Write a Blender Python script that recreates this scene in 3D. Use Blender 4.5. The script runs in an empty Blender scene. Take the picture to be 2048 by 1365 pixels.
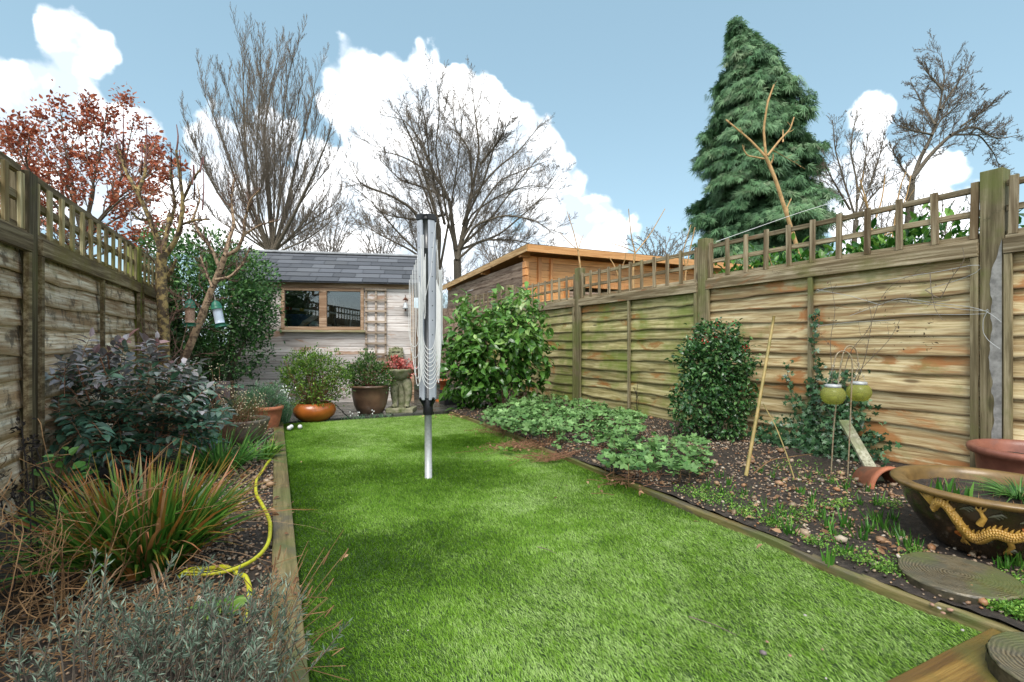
import bpy, math, random
import numpy as np
from mathutils import Vector, Matrix
rng = np.random.default_rng(7); random.seed(7)
PI = math.pi
S = bpy.context.scene
COL = S.collection

# ------------------------------------------------------------------ camera, sky, sun, exposure
FPX = 1000.0; HOR = 686.0; HC = 0.85
TH = math.atan(.474)
FW = np.array([math.sin(TH), math.cos(TH), 0.]); RT = np.array([math.cos(TH), -math.sin(TH), 0.]); UP = np.array([0, 0, 1.])
cd = bpy.data.cameras.new('camera'); cam = bpy.data.objects.new('camera', cd); COL.objects.link(cam)
cam.location = (0, 0, HC); cam.rotation_euler = (PI/2, 0, -TH)
cd.sensor_width = 36; cd.lens = FPX/2048*36; cd.shift_y = 3.5/2048; cd.clip_end = 2000; cd.clip_start = .02
S.camera = cam
def P(px, py, Z):       # a point at depth Z (metres) in front of the garden viewpoint
    return np.array([0, 0, HC]) + Z*(FW + (px-1024)/FPX*RT + (HOR-py)/FPX*UP)
def G(px, py, z=0.):    # a point on the ground plane of height z
    return P(px, py, (HC-z)/((py-HOR)/FPX))
SUN_EL = math.radians(52); SUN_AZ = math.radians(216)   # clockwise from +Y
S.view_settings.view_transform = 'Standard'; S.view_settings.look = 'None'
S.view_settings.exposure = 1.6; S.view_settings.gamma = 1
W = bpy.data.worlds.new("World"); S.world = W; W.use_nodes = True
def sky():
    nt = W.node_tree; nt.nodes.clear(); N = nt.nodes.new; L = nt.links.new
    out = N('ShaderNodeOutputWorld'); bg = N('ShaderNodeBackground'); L(bg.outputs[0], out.inputs[0])
    st = N('ShaderNodeTexSky'); st.sky_type = 'NISHITA'; st.sun_disc = False
    st.sun_elevation = SUN_EL; st.sun_rotation = SUN_AZ; st.air_density = 1.0; st.dust_density = .9; st.ozone_density = 1.3
    hs = N('ShaderNodeHueSaturation'); hs.inputs['Saturation'].default_value = .74; hs.inputs['Value'].default_value = SKYV
    hs.inputs['Hue'].default_value = .468
    L(st.outputs[0], hs.inputs['Color'])
    tc = N('ShaderNodeTexCoord'); nm = N('ShaderNodeVectorMath'); nm.operation = 'NORMALIZE'; L(tc.outputs['Generated'], nm.inputs[0])
    lobes = [(150,108,74),(60,165,85),(-60,200,120),(140,190,75),(30,330,170),(265,262,55),(220,330,120),(310,330,60),(340,420,90),
             (455,300,62),(545,290,60),(500,400,130),(610,420,110),(620,340,50),(690,180,42),(725,140,44),(785,140,30),(850,150,50),(760,230,90),
             (900,200,62),(960,215,50),(870,300,130),(1040,262,48),(1000,330,100),(1075,345,75),(1110,400,70),(1175,440,55),(1215,485,38),
             (700,430,130),(900,450,140),(1130,520,120),(-200,350,200),(1757,245,24),(1770,310,38),(1830,345,46),(1700,400,75),(1790,420,100),(1890,420,60)]
    def d(px, py):
        v = FW+(px-1024)/FPX*RT+(HOR-py)/FPX*UP; return v/np.linalg.norm(v)
    cur = None
    for (x, y, r) in lobes:
        c = d(x, y); rr = np.linalg.norm(d(x+r*.7, y+r*.7)-c)
        dn = N('ShaderNodeVectorMath'); dn.operation = 'DISTANCE'; L(nm.outputs[0], dn.inputs[0]); dn.inputs[1].default_value = c
        sb = N('ShaderNodeMath'); sb.operation = 'SUBTRACT'; L(dn.outputs['Value'], sb.inputs[0]); sb.inputs[1].default_value = rr
        if cur is None: cur = sb
        else:
            mn = N('ShaderNodeMath'); mn.operation = 'SMOOTH_MIN'; mn.inputs[2].default_value = .02
            L(cur.outputs[0], mn.inputs[0]); L(sb.outputs[0], mn.inputs[1]); cur = mn
    n1 = N('ShaderNodeTexNoise'); n1.inputs['Scale'].default_value = 13; n1.inputs['Detail'].default_value = 10; n1.inputs['Roughness'].default_value = .5
    L(nm.outputs[0], n1.inputs['Vector'])
    a = N('ShaderNodeMath'); a.operation = 'MULTIPLY_ADD'; L(n1.outputs['Fac'], a.inputs[0]); a.inputs[1].default_value = -.09; a.inputs[2].default_value = .042
    b = N('ShaderNodeMath'); b.operation = 'ADD'; L(cur.outputs[0], b.inputs[0]); L(a.outputs[0], b.inputs[1])
    vs = []
    for sc_, am_ in ((15, .040), (36, .017)):
        dv = N('ShaderNodeVectorMath'); L(nm.outputs[0], dv.inputs[0]); sv = N('ShaderNodeVectorMath'); sv.operation = 'SCALE'; L(n1.outputs['Color'], sv.inputs[0]); sv.inputs[3].default_value = .05; L(sv.outputs[0], dv.inputs[1])
        vo = N('ShaderNodeTexVoronoi'); vo.inputs['Scale'].default_value = sc_; L(dv.outputs[0], vo.inputs['Vector'])
        ad = N('ShaderNodeMath'); ad.operation = 'MULTIPLY_ADD'; L(vo.outputs['Distance'], ad.inputs[0]); ad.inputs[1].default_value = am_; ad.inputs[2].default_value = -am_*.56
        a2 = N('ShaderNodeMath'); L(b.outputs[0], a2.inputs[0]); L(ad.outputs[0], a2.inputs[1]); b = a2; vs.append(vo)
    m = N('ShaderNodeMapRange'); m.interpolation_type = 'SMOOTHSTEP'; L(b.outputs[0], m.inputs[0])
    m.inputs[1].default_value = .009; m.inputs[2].default_value = -.006; m.inputs[3].default_value = 0; m.inputs[4].default_value = 1
    # unseen broken cloud over the sky behind the viewpoint, added for soft light
    n2 = N('ShaderNodeTexNoise'); n2.inputs['Scale'].default_value = 2.2; n2.inputs['Detail'].default_value = 8; L(nm.outputs[0], n2.inputs['Vector'])
    m2 = N('ShaderNodeMapRange'); m2.interpolation_type = 'SMOOTHSTEP'; L(n2.outputs['Fac'], m2.inputs[0]); m2.inputs[1].default_value = .42; m2.inputs[2].default_value = .55
    dt = N('ShaderNodeVectorMath'); dt.operation = 'DOT_PRODUCT'; L(nm.outputs[0], dt.inputs[0]); dt.inputs[1].default_value = FW
    m3 = N('ShaderNodeMapRange'); L(dt.outputs['Value'], m3.inputs[0]); m3.inputs[1].default_value = .45; m3.inputs[2].default_value = .2
    mm = N('ShaderNodeMath'); mm.operation = 'MULTIPLY'; L(m2.outputs[0], mm.inputs[0]); L(m3.outputs[0], mm.inputs[1])
    mx = N('ShaderNodeMath'); mx.operation = 'MAXIMUM'; L(m.outputs[0], mx.inputs[0]); L(mm.outputs[0], mx.inputs[1])
    # cloud body: soft grey folds
    n3 = N('ShaderNodeTexNoise'); n3.inputs['Scale'].default_value = 9; n3.inputs['Detail'].default_value = 7; n3.inputs['Distortion'].default_value = .6
    L(nm.outputs[0], n3.inputs['Vector'])
    cr = N('ShaderNodeValToRGB'); cr.color_ramp.elements[0].position = .16; cr.color_ramp.elements[0].color = (*[c*CLV for c in (.38,.44,.50)], 1)
    cr.color_ramp.elements[1].position = .46; cr.color_ramp.elements[1].color = (CLV, CLV*1.0, CLV*1.0, 1)
    va_ = N('ShaderNodeMath'); va_.operation = 'MULTIPLY_ADD'; L(vs[0].outputs['Distance'], va_.inputs[0]); va_.inputs[1].default_value = -.30; L(n3.outputs['Fac'], va_.inputs[2])
    vb_ = N('ShaderNodeMath'); vb_.operation = 'MULTIPLY_ADD'; L(vs[1].outputs['Distance'], vb_.inputs[0]); vb_.inputs[1].default_value = -.12; L(va_.outputs[0], vb_.inputs[2]); L(vb_.outputs[0], cr.inputs[0])
    mix = N('ShaderNodeMix'); mix.data_type = 'RGBA'; L(mx.outputs[0], mix.inputs[0]); fl = N('ShaderNodeMix'); fl.data_type = 'RGBA'; fl.inputs[0].default_value = .62; L(hs.outputs[0], fl.inputs[6]); fl.inputs[7].default_value = (.70, 1.16, 1.52, 1); L(fl.outputs[2], mix.inputs[6]); L(cr.outputs[0], mix.inputs[7])
    L(mix.outputs[2], bg.inputs[0]); bg.inputs[1].default_value = .15
SKYV = .61; CLV = 5.2
sky()
sl = bpy.data.lights.new('sun', 'SUN'); sl.energy = 1.05; sl.angle = math.radians(30); sl.color = (1, .955, .89)
sun = bpy.data.objects.new('sun', sl); COL.objects.link(sun)
sd = Vector((math.sin(SUN_AZ)*math.cos(SUN_EL), math.cos(SUN_AZ)*math.cos(SUN_EL), math.sin(SUN_EL)))
sun.rotation_euler = sd.to_track_quat('Z', 'Y').to_euler()

# ------------------------------------------------------------------ helpers: noise, meshes, tags
def _h(ix, iy, iz, s):
    n = (ix*374761393 + iy*668265263 + iz*2147483647 + s*1274126177) & 0xffffffff
    n = ((n ^ (n >> 13))*1274126177) & 0xffffffff
    return ((n ^ (n >> 16)) & 0xffff)/65535.
def vnoise(x, y, z=0., s=0):
    x = np.asarray(x, float); y = np.asarray(y, float)+0*x; z = np.asarray(z, float)+0*x
    ix = np.floor(x).astype(np.int64); iy = np.floor(y).astype(np.int64); iz = np.floor(z).astype(np.int64)
    fx, fy, fz = x-ix, y-iy, z-iz; fx = fx*fx*(3-2*fx); fy = fy*fy*(3-2*fy); fz = fz*fz*(3-2*fz)
    r = 0
    for a in (0, 1):
        for b in (0, 1):
            for c in (0, 1):
                r = r+_h(ix+a, iy+b, iz+c, s)*(fx if a else 1-fx)*(fy if b else 1-fy)*(fz if c else 1-fz)
    return r
def fbm(x, y, z=0., s=0, o=4):
    r = 0; a = .5; t = 0
    for k in range(o):
        r = r+a*vnoise(np.asarray(x)*2**k, np.asarray(y)*2**k, np.asarray(z)*2**k, s+k); t += a; a *= .5
    return r/t
def nrm(v):
    v = np.asarray(v, float); return v/(np.linalg.norm(v, axis=-1, keepdims=True)+1e-12)
ORG = {}
class MB:
    def __init__(s): s.V = []; s.F = []; s.T = []; s.n = 0
    def add(s, V, F, t=None):
        V = np.asarray(V, float).reshape(-1, 3)
        if isinstance(F, np.ndarray): s.F.append(F+s.n)
        else:
            for k in (3, 4):
                q = [f for f in F if len(f) == k]
                if q: s.F.append(np.array(q)+s.n)
            for f in F:
                if len(f) > 4: s.F.append(np.array([f])+s.n)
        if t is None: t = (random.random(), random.random(), 0)
        t = np.asarray(t, float)
        if t.ndim == 1: t = np.tile(t, (len(V), 1))
        s.V.append(V); s.T.append(t); s.n += len(V); return s
    def box(s, c, d, rz=0, ax=None, t=None):
        x, y, z = np.array(d)/2.
        v = np.array([(-x,-y,-z),(x,-y,-z),(x,y,-z),(-x,y,-z),(-x,-y,z),(x,-y,z),(x,y,z),(-x,y,z)])
        if ax is not None: v = v @ np.array(ax)         # rows of ax are the local axes in world space
        elif rz:
            c_, s_ = math.cos(rz), math.sin(rz); v = v @ np.array([[c_, s_, 0], [-s_, c_, 0], [0, 0, 1]])
        return s.add(v+np.array(c), np.array([(0,3,2,1),(4,5,6,7),(0,1,5,4),(1,2,6,5),(2,3,7,6),(3,0,4,7)]), t)
    def bar(s, a, b, w, h, up=(0,0,1), t=None):
        a = np.array(a, float); b = np.array(b, float); d = nrm(b-a); u = np.array(up, float)
        sd_ = nrm(np.cross(d, u)); u = np.cross(sd_, d)
        return s.box((a+b)/2, (np.linalg.norm(b-a), w, h), ax=[d, sd_, u], t=t)
    def tube(s, pts, r, n=6, t=None, cap=False):
        pts = np.asarray(pts, float); m = len(pts); r = np.broadcast_to(np.asarray(r, float), (m,))
        d = np.gradient(pts, axis=0); d = nrm(d)
        ref = np.array([0, 0, 1.]) if abs(d[0][2]) < .8 else np.array([1., 0, 0])
        u = nrm(np.cross(d, ref)); w = np.cross(d, u)
        a = np.arange(n)*2*PI/n
        V = pts[:, None, :]+r[:, None, None]*(np.cos(a)[None, :, None]*u[:, None, :]+np.sin(a)[None, :, None]*w[:, None, :])
        i = np.arange(m-1)[:, None]; j = np.arange(n)[None, :]; k = (j+1) % n
        F = np.stack([i*n+j, i*n+k, (i+1)*n+k, (i+1)*n+j], -1).reshape(-1, 4)
        s.add(V.reshape(-1, 3), F, t)
        if cap:
            s.F.append(np.array([list(range(n))])+s.n-m*n); s.F.append(np.array([list(range(n))[::-1]])+s.n-n)
        return s
    def lathe(s, prof, n=48, c=(0,0,0), t=None, fn=None):
        m = len(prof); a = np.arange(n)*2*PI/n; pr = np.array(prof, float)
        V = np.stack([pr[:, 0][:, None]*np.cos(a), pr[:, 0][:, None]*np.sin(a), pr[:, 1][:, None]+0*a], -1)
        if fn: V = fn(V)
        i = np.arange(m-1)[:, None]; j = np.arange(n)[None, :]; k = (j+1) % n
        F = np.stack([i*n+j, i*n+k, (i+1)*n+k, (i+1)*n+j], -1).reshape(-1, 4)
        return s.add(V.reshape(-1, 3)+np.array(c), F, t)
    def grid(s, X, Y, Z, t=None):
        n, m = X.shape; V = np.stack([X, Y, Z], -1).reshape(-1, 3)
        i = np.arange(n-1)[:, None]; j = np.arange(m-1)[None, :]
        F = np.stack([i*m+j, (i+1)*m+j, (i+1)*m+j+1, i*m+j+1], -1).reshape(-1, 4)
        return s.add(V, F, t)
    def inst(s, tv, tf, pos, ax, nr, sc, tint=None):
        """copies of a template: its +Y goes along ax, its +Z along nr"""
        pos = np.asarray(pos, float); N_ = len(pos)
        if N_ == 0: return s
        y = nrm(ax); z = nr-(nr*y).sum(-1, keepdims=True)*y; z = nrm(z); x = np.cross(y, z)
        sc = np.broadcast_to(np.asarray(sc, float), (N_,))
        V = pos[:, None, :]+sc[:, None, None]*(tv[None, :, 0, None]*x[:, None]+tv[None, :, 1, None]*y[:, None]+tv[None, :, 2, None]*z[:, None])
        k = len(tv)
        if tint is None: tint = rng.random(N_)
        T = np.stack([np.repeat(tint, k), np.repeat(rng.random(N_), k), np.tile(tv[:, 1], N_)], -1)
        base = (np.arange(N_)*k)
        for f in tf:
            s.F.append((np.array(f)[None, :]+base[:, None])+s.n)
        s.V.append(V.reshape(-1, 3)); s.T.append(T); s.n += N_*k; return s
    def build(s, name, mat, parent=None, org=None, smooth=False, bevel=0):
        V = np.concatenate(s.V); T = np.concatenate(s.T)
        o0 = ORG.get(parent.name, np.zeros(3)) if parent is not None else (np.array(org, float) if org is not None else np.zeros(3))
        me = bpy.data.meshes.new(name); me.vertices.add(len(V)); me.vertices.foreach_set('co', (V-o0).astype(np.float32).ravel())
        li = np.concatenate([f.ravel() for f in s.F]).astype(np.int32)
        tot = np.concatenate([np.full(len(f), f.shape[1]) for f in s.F]).astype(np.int32)
        st = np.concatenate([[0], np.cumsum(tot)[:-1]]).astype(np.int32)
        me.loops.add(len(li)); me.loops.foreach_set('vertex_index', li)
        me.polygons.add(len(tot)); me.polygons.foreach_set('loop_start', st); me.polygons.foreach_set('loop_total', tot)
        me.polygons.foreach_set('use_smooth', np.full(len(tot), smooth))
        ca = me.color_attributes.new('tint', 'FLOAT_COLOR', 'POINT')
        ca.data.foreach_set('color', np.concatenate([T, np.ones((len(T), 1))], 1).astype(np.float32).ravel())
        me.update(calc_edges=True); me.validate()
        me.materials.append(mat)
        o = bpy.data.objects.new(name, me); COL.objects.link(o)
        if parent is not None: o.parent = parent
        else: o.location = o0
        ORG[o.name] = o0
        if bevel:
            b = o.modifiers.new('bevel', 'BEVEL'); b.width = bevel; b.segments = 2; b.limit_method = 'ANGLE'
        return o
def tag(o, label=None, cat=None, group=None, kind=None):
    if label: o['label'] = label
    if cat: o['category'] = cat
    if group: o['group'] = group
    if kind: o['kind'] = kind
    return o
def thing(name, label, cat, loc=(0,0,0), rz=0, group=None, local=False):
    o = bpy.data.objects.new(name, None); COL.objects.link(o); o.location = tuple(loc); o.rotation_euler = (0, 0, rz); o.empty_display_size = .1
    ORG[o.name] = np.zeros(3) if local else np.array(loc, float)
    return tag(o, label, cat, group)
def dup(o, loc, rz=0, sc=1, label=None):
    r = o.copy(); COL.objects.link(r); r.location = tuple(loc); r.rotation_euler = (0, 0, rz); r.scale = (sc, sc, sc)
    if label: r['label'] = label
    for ch in o.children:
        c = ch.copy(); COL.objects.link(c); c.parent = r
    return r

# ------------------------------------------------------------------ materials
def newmat(name):
    m = bpy.data.materials.new(name); m.use_nodes = True; nt = m.node_tree
    b = nt.nodes['Principled BSDF']
    return m, nt, b, nt.nodes.new, nt.links.new
def ramp(N, stops):
    r = N('ShaderNodeValToRGB'); e = r.color_ramp.elements
    e[0].position = stops[0][0]; e[0].color = (*stops[0][1], 1); e[1].position = stops[-1][0]; e[1].color = (*stops[-1][1], 1)
    for p, c in stops[1:-1]:
        k = e.new(p); k.color = (*c, 1)
    return r
def noise(N, L, vec, sc, det=6, rough=.55, dist=0):
    n = N('ShaderNodeTexNoise'); n.inputs['Scale'].default_value = sc; n.inputs['Detail'].default_value = det
    n.inputs['Roughness'].default_value = rough; n.inputs['Distortion'].default_value = dist
    if vec is not None: L(vec, n.inputs['Vector'])
    return n
def mixc(N, L, f, a, b, mode='MIX'):
    m = N('ShaderNodeMix'); m.data_type = 'RGBA'; m.blend_type = mode
    for k, v in ((0, f), (6, a), (7, b)):
        if isinstance(v, (int, float)): m.inputs[k].default_value = v
        elif isinstance(v, tuple): m.inputs[k].default_value = (*v, 1)
        else: L(v, m.inputs[k])
    return m.outputs[2]
def bump(N, L, b, h, st=.5, d=.01):
    k = N('ShaderNodeBump'); k.inputs['Strength'].default_value = st; k.inputs['Distance'].default_value = d
    L(h, k.inputs['Height']); L(k.outputs[0], b.inputs['Normal'])
def rng_map(N, L, v, a, b, c=0., d=1.):
    m = N('ShaderNodeMapRange'); m.interpolation_type = 'SMOOTHSTEP'; L(v, m.inputs[0])
    for i, x in enumerate((a, b, c, d)): m.inputs[i+1].default_value = x
    return m.outputs[0]
def tintsep(N, L):
    a = N('ShaderNodeAttribute'); a.attribute_name = 'tint'; s_ = N('ShaderNodeSeparateColor'); L(a.outputs['Color'], s_.inputs[0]); return s_
def wood(name, axis, c1, c2, c3, algae=None, bw=.38, gm=.92, al=(.5, .65), stain=None, stl=(.58, .68), mould=None, ml=(.55, .7), rough=.75, wet=0., band=None):
    m, nt, b, N, L = newmat(name)
    tc = N('ShaderNodeTexCoord'); s_ = tintsep(N, L)
    off = N('ShaderNodeCombineXYZ')
    for i in range(3):
        mu = N('ShaderNodeMath'); mu.operation = 'MULTIPLY'; L(s_.outputs[0 if i != 1 else 1], mu.inputs[0]); mu.inputs[1].default_value = (7.3, 5.1, 9.7)[i]; L(mu.outputs[0], off.inputs[i])
    va = N('ShaderNodeVectorMath'); L(tc.outputs['Object'], va.inputs[0]); L(off.outputs[0], va.inputs[1])
    mp = N('ShaderNodeMapping'); L(va.outputs[0], mp.inputs[0]); sc = [55, 55, 55]; sc['xyz'.index(axis)] = 2.2; mp.inputs['Scale'].default_value = sc
    g = noise(N, L, mp.outputs[0], 1.0, 9, .68, .15)
    mp2 = N('ShaderNodeMapping'); L(va.outputs[0], mp2.inputs[0]); sc = [14, 14, 14]; sc['xyz'.index(axis)] = 1.1; mp2.inputs['Scale'].default_value = sc
    g2 = noise(N, L, mp2.outputs[0], 1.0, 5, .6, .5)
    r = ramp(N, [(.38, c1), (.49, c2), (.62, c3)]); L(g.outputs['Fac'], r.inputs[0])
    c = mixc(N, L, rng_map(N, L, g2.outputs['Fac'], .45, .66, 0, gm), r.outputs[0], c1, 'MIX')
    # per board tone
    tone = N('ShaderNodeMapRange'); L(s_.outputs[1], tone.inputs[0]); tone.inputs[3].default_value = .72; tone.inputs[4].default_value = 1.2
    hv = N('ShaderNodeHueSaturation'); L(tone.outputs[0], hv.inputs['Value']); L(c, hv.inputs['Color']); c = hv.outputs[0]
    if stain:
        n = noise(N, L, tc.outputs['Object'], 2.3, 6, .62, .8); mp3 = N('ShaderNodeMapping'); L(va.outputs[0], mp3.inputs[0]); sc = [3, 3, 3]; sc['xyz'.index(axis)] = 1.0; mp3.inputs['Scale'].default_value = sc
        L(mp3.outputs[0], n.inputs['Vector']); n.inputs['Scale'].default_value = 1.7
        c = mixc(N, L, rng_map(N, L, n.outputs['Fac'], stl[0], stl[1], 0, .85), c, stain)
    if mould:
        n = noise(N, L, va.outputs[0], 9, 10, .75); c = mixc(N, L, rng_map(N, L, n.outputs['Fac'], ml[0], ml[1], 0, .8), c, mould)
    kv = N('ShaderNodeMapping'); L(va.outputs[0], kv.inputs[0]); sc = [7, 7, 7]; sc['xyz'.index(axis)] = 1.9; kv.inputs['Scale'].default_value = sc
    kn = N('ShaderNodeTexVoronoi'); kn.inputs['Scale'].default_value = 1.0; L(kv.outputs[0], kn.inputs['Vector']); c = mixc(N, L, rng_map(N, L, kn.outputs['Distance'], .13, .05, 0, .8), c, tuple(x*.45 for x in c1))
    if algae:
        n = noise(N, L, tc.outputs['Object'], 1.9, 7, .65); c = mixc(N, L, rng_map(N, L, n.outputs['Fac'], al[0], al[1], 0, .75), c, algae)
    if band:   # darker lower edge of a board (tint blue channel: 0 at its lower edge)
        c = mixc(N, L, rng_map(N, L, s_.outputs[2], bw, .0, 0, .85), c, band)
    L(c, b.inputs['Base Color']); b.inputs['Roughness'].default_value = rough; b.inputs['Specular IOR Level'].default_value = .25+wet
    bump(N, L, b, g.outputs['Fac'], .75, .004)
    return m
def plain(name, c, rough=.6, metal=0, nz=.15, sc=30, bp=.2, dark=None, spec=.4, coat=0, st=(.34, .62)):
    m, nt, b, N, L = newmat(name); tc = N('ShaderNodeTexCoord'); n = noise(N, L, tc.outputs['Object'], sc, 8, .6)
    d = dark if dark else tuple(x*(1-nz*2.4) for x in c)
    r = ramp(N, [(st[0], d), (st[1], c)]); L(n.outputs['Fac'], r.inputs[0]); L(r.outputs[0], b.inputs['Base Color'])
    b.inputs['Roughness'].default_value = rough; b.inputs['Metallic'].default_value = metal; b.inputs['Specular IOR Level'].default_value = spec
    b.inputs['Coat Weight'].default_value = coat; b.inputs['Coat Roughness'].default_value = .12
    if bp: bump(N, L, b, n.outputs['Fac'], bp, .004)
    return m
def leaf(name, stops, rough=.45, tr=.25, tip=None, tipr=(.75, 1.), spec=.4, patch=None):
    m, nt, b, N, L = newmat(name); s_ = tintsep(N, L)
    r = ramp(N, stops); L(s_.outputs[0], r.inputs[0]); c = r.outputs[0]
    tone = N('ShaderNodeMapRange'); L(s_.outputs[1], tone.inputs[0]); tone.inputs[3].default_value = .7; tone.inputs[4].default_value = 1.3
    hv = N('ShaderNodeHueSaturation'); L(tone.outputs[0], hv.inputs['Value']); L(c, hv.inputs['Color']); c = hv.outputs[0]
    if tip: c = mixc(N, L, rng_map(N, L, s_.outputs[2], tipr[0], tipr[1], 0, .9), c, tip)
    L(c, b.inputs['Base Color']); b.inputs['Roughness'].default_value = rough; b.inputs['Specular IOR Level'].default_value = spec
    if tr:
        t = N('ShaderNodeBsdfTranslucent'); L(c, t.inputs[0]); mx = N('ShaderNodeMixShader'); mx.inputs[0].default_value = tr
        L(b.outputs[0], mx.inputs[1]); L(t.outputs[0], mx.inputs[2]); L(mx.outputs[0], nt.nodes['Material Output'].inputs[0])
    return m

M = {}
M['fenceR'] = wood('weathered_fence_wood', 'x', (.28,.175,.075), (.55,.425,.22), (.73,.63,.39), algae=(.17,.20,.045), al=(.52,.70), stain=(.42,.17,.05), stl=(.54,.62), bw=.2, band=(.10,.06,.025), wet=.15, rough=.6)
M['fenceRg'] = wood('green_fence_wood', 'x', (.20,.165,.06), (.42,.36,.16), (.58,.52,.28), algae=(.16,.22,.03), al=(.42,.62), stain=(.33,.13,.03), stl=(.56,.66), mould=(.05,.045,.025), ml=(.6,.72), bw=.25, band=(.07,.055,.02), wet=.15, rough=.6)
M['fenceL'] = wood('silvered_fence_wood', 'x', (.32,.20,.10), (.65,.53,.37), (.88,.81,.67), algae=(.20,.17,.055), al=(.55,.72), mould=(.07,.055,.04), ml=(.50,.62), band=(.20,.125,.04), wet=.1)
M['postR'] = wood('green_post_wood', 'z', (.12,.095,.05), (.25,.205,.115), (.38,.32,.20), algae=(.13,.15,.04), al=(.45,.65), mould=(.06,.055,.03), ml=(.58,.72))
M['postL'] = wood('dark_post_wood', 'z', (.05,.038,.02), (.12,.095,.05), (.22,.18,.11), algae=(.11,.11,.025), al=(.48,.66))
M['postLg'] = wood('mossy_post_wood', 'z', (.12,.12,.03), (.22,.22,.06), (.32,.32,.12), algae=(.17,.2,.03), al=(.4,.6))
M['rail'] = wood('rail_wood', 'x', (.13,.095,.05), (.27,.215,.13), (.44,.37,.25), algae=(.16,.15,.05), al=(.55,.72), stain=(.25,.12,.05), mould=(.06,.045,.03), ml=(.58,.7))
M['railL'] = wood('brown_rail_wood', 'x', (.09,.06,.03), (.20,.15,.08), (.34,.28,.17), algae=(.16,.13,.03), al=(.5,.68), mould=(.05,.04,.025), ml=(.6,.72))
M['slat'] = wood('trellis_wood', 'z', (.12,.08,.04), (.26,.2,.12), (.42,.35,.23), algae=(.18,.17,.05), al=(.55,.7), mould=(.07,.05,.03), ml=(.6,.72))
M['slatL'] = wood('light_trellis_wood', 'z', (.16,.11,.045), (.32,.26,.13), (.46,.40,.24), algae=(.18,.17,.04), al=(.5,.7))
M['sleeper'] = wood('timber_edging', 'y', (.09,.065,.022), (.175,.135,.055), (.26,.20,.095), algae=(.12,.14,.035), al=(.44,.6), stain=(.10,.085,.06), stl=(.55,.66), rough=.5, wet=.3)
M['sleeperF'] = wood('wet_orange_timber', 'x', (.10,.05,.01), (.20,.11,.02), (.28,.17,.04), algae=(.10,.10,.02), al=(.5,.66), rough=.35, wet=.4)
M['shedwood'] = wood('grey_pink_cladding', 'x', (.44,.37,.33), (.66,.60,.56), (.80,.75,.71), gm=.45, stain=(.42,.24,.14), stl=(.56,.66), mould=(.14,.11,.09), ml=(.63,.75))
M['frame'] = wood('window_frame_wood', 'x', (.22,.13,.075), (.38,.25,.16), (.50,.36,.25))
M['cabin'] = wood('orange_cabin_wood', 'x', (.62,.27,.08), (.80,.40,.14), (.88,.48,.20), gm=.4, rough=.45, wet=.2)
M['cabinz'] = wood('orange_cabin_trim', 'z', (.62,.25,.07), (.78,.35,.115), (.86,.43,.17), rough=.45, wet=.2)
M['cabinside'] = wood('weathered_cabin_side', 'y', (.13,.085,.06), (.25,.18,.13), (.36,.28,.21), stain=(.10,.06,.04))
M['cabinfascia'] = wood('brown_cabin_fascia', 'y', (.26,.15,.06), (.42,.27,.13), (.52,.37,.2))
M['plank'] = wood('lichen_plank', 'z', (.2,.19,.13), (.36,.35,.25), (.48,.47,.36), algae=(.2,.24,.1), al=(.45,.6))
M['bark'] = plain('grey_brown_bark', (.19,.16,.12), .9, nz=.25, sc=40, bp=.6, spec=.1)
M['twig'] = plain('dark_twigs', (.20,.165,.13), .9, nz=.1, bp=0, spec=.1)
M['twig2'] = plain('distant_twigs', (.26,.225,.195), .9, nz=.1, bp=0, spec=.1)
M['orangetwig'] = plain('orange_stems', (.58,.36,.17), .75, sc=16, bp=.6, spec=.2, dark=(.34,.22,.09))
M['redtwig'] = plain('reddish_stems', (.33,.17,.10), .7, nz=.2, sc=60, bp=.3, spec=.2)
M['fruitbark'] = plain('yellow_lichen_bark', (.38,.28,.12), .85, sc=24, st=(.44,.56), bp=1., dark=(.10,.075,.05), spec=.15)
M['fruitbark2'] = plain('pinkish_bark', (.44,.31,.20), .85, sc=24, st=(.42,.54), bp=1., dark=(.15,.10,.07), spec=.15)
M['fruittwig'] = plain('fruit_tree_twigs', (.20,.135,.10), .85, sc=40, bp=.5, dark=(.11,.06,.045), spec=.15)
M['shoot'] = plain('dark_red_shoots', (.16,.06,.05), .6, bp=0)
M['straw'] = plain('dead_stems', (.30,.18,.085), .8, dark=(.13,.07,.035), sc=9, bp=0, spec=.2)
M['blackseed'] = plain('dark_seedheads', (.025,.02,.018), .8, bp=0, spec=.2)

# ------------------------------------------------------------------ leaf templates (+Y = length, +Z = upper face)
def T_leaf(w=.5, fold=.12, droop=.15):
    v = np.array([(0,0,0),(-w*.42,.3,fold*.8),(0,.33,0),(w*.42,.3,fold*.8),(-w*.38,.65,fold*.7-droop*.4),(0,.67,-droop*.3),(w*.38,.65,fold*.7-droop*.4),(0,1,-droop)])
    return v, [(0,2,1),(0,3,2),(1,2,5,4),(2,3,6,5),(4,5,7),(5,6,7)]
def T_small(w=.5):
    return np.array([(0,0,0),(-w*.5,.45,.06),(0,1,0),(w*.5,.45,.06)]), [(0,3,2,1)]
def T_lobed(n=5, depth=.35, w=1.0):
    pts = [(0, .35, -.06)]; m = n*4
    for i in range(m+1):
        a = -PI*.86+2*PI*.86*i/m; k = .5*(1-math.cos(2*PI*i*n/m))
        r = .62*(1-depth+depth*k); pts.append((math.sin(a)*r*w, .35+math.cos(a)*r, .08*k))
    return np.array(pts), [(0, i+1, i+2) for i in range(m)]
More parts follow.
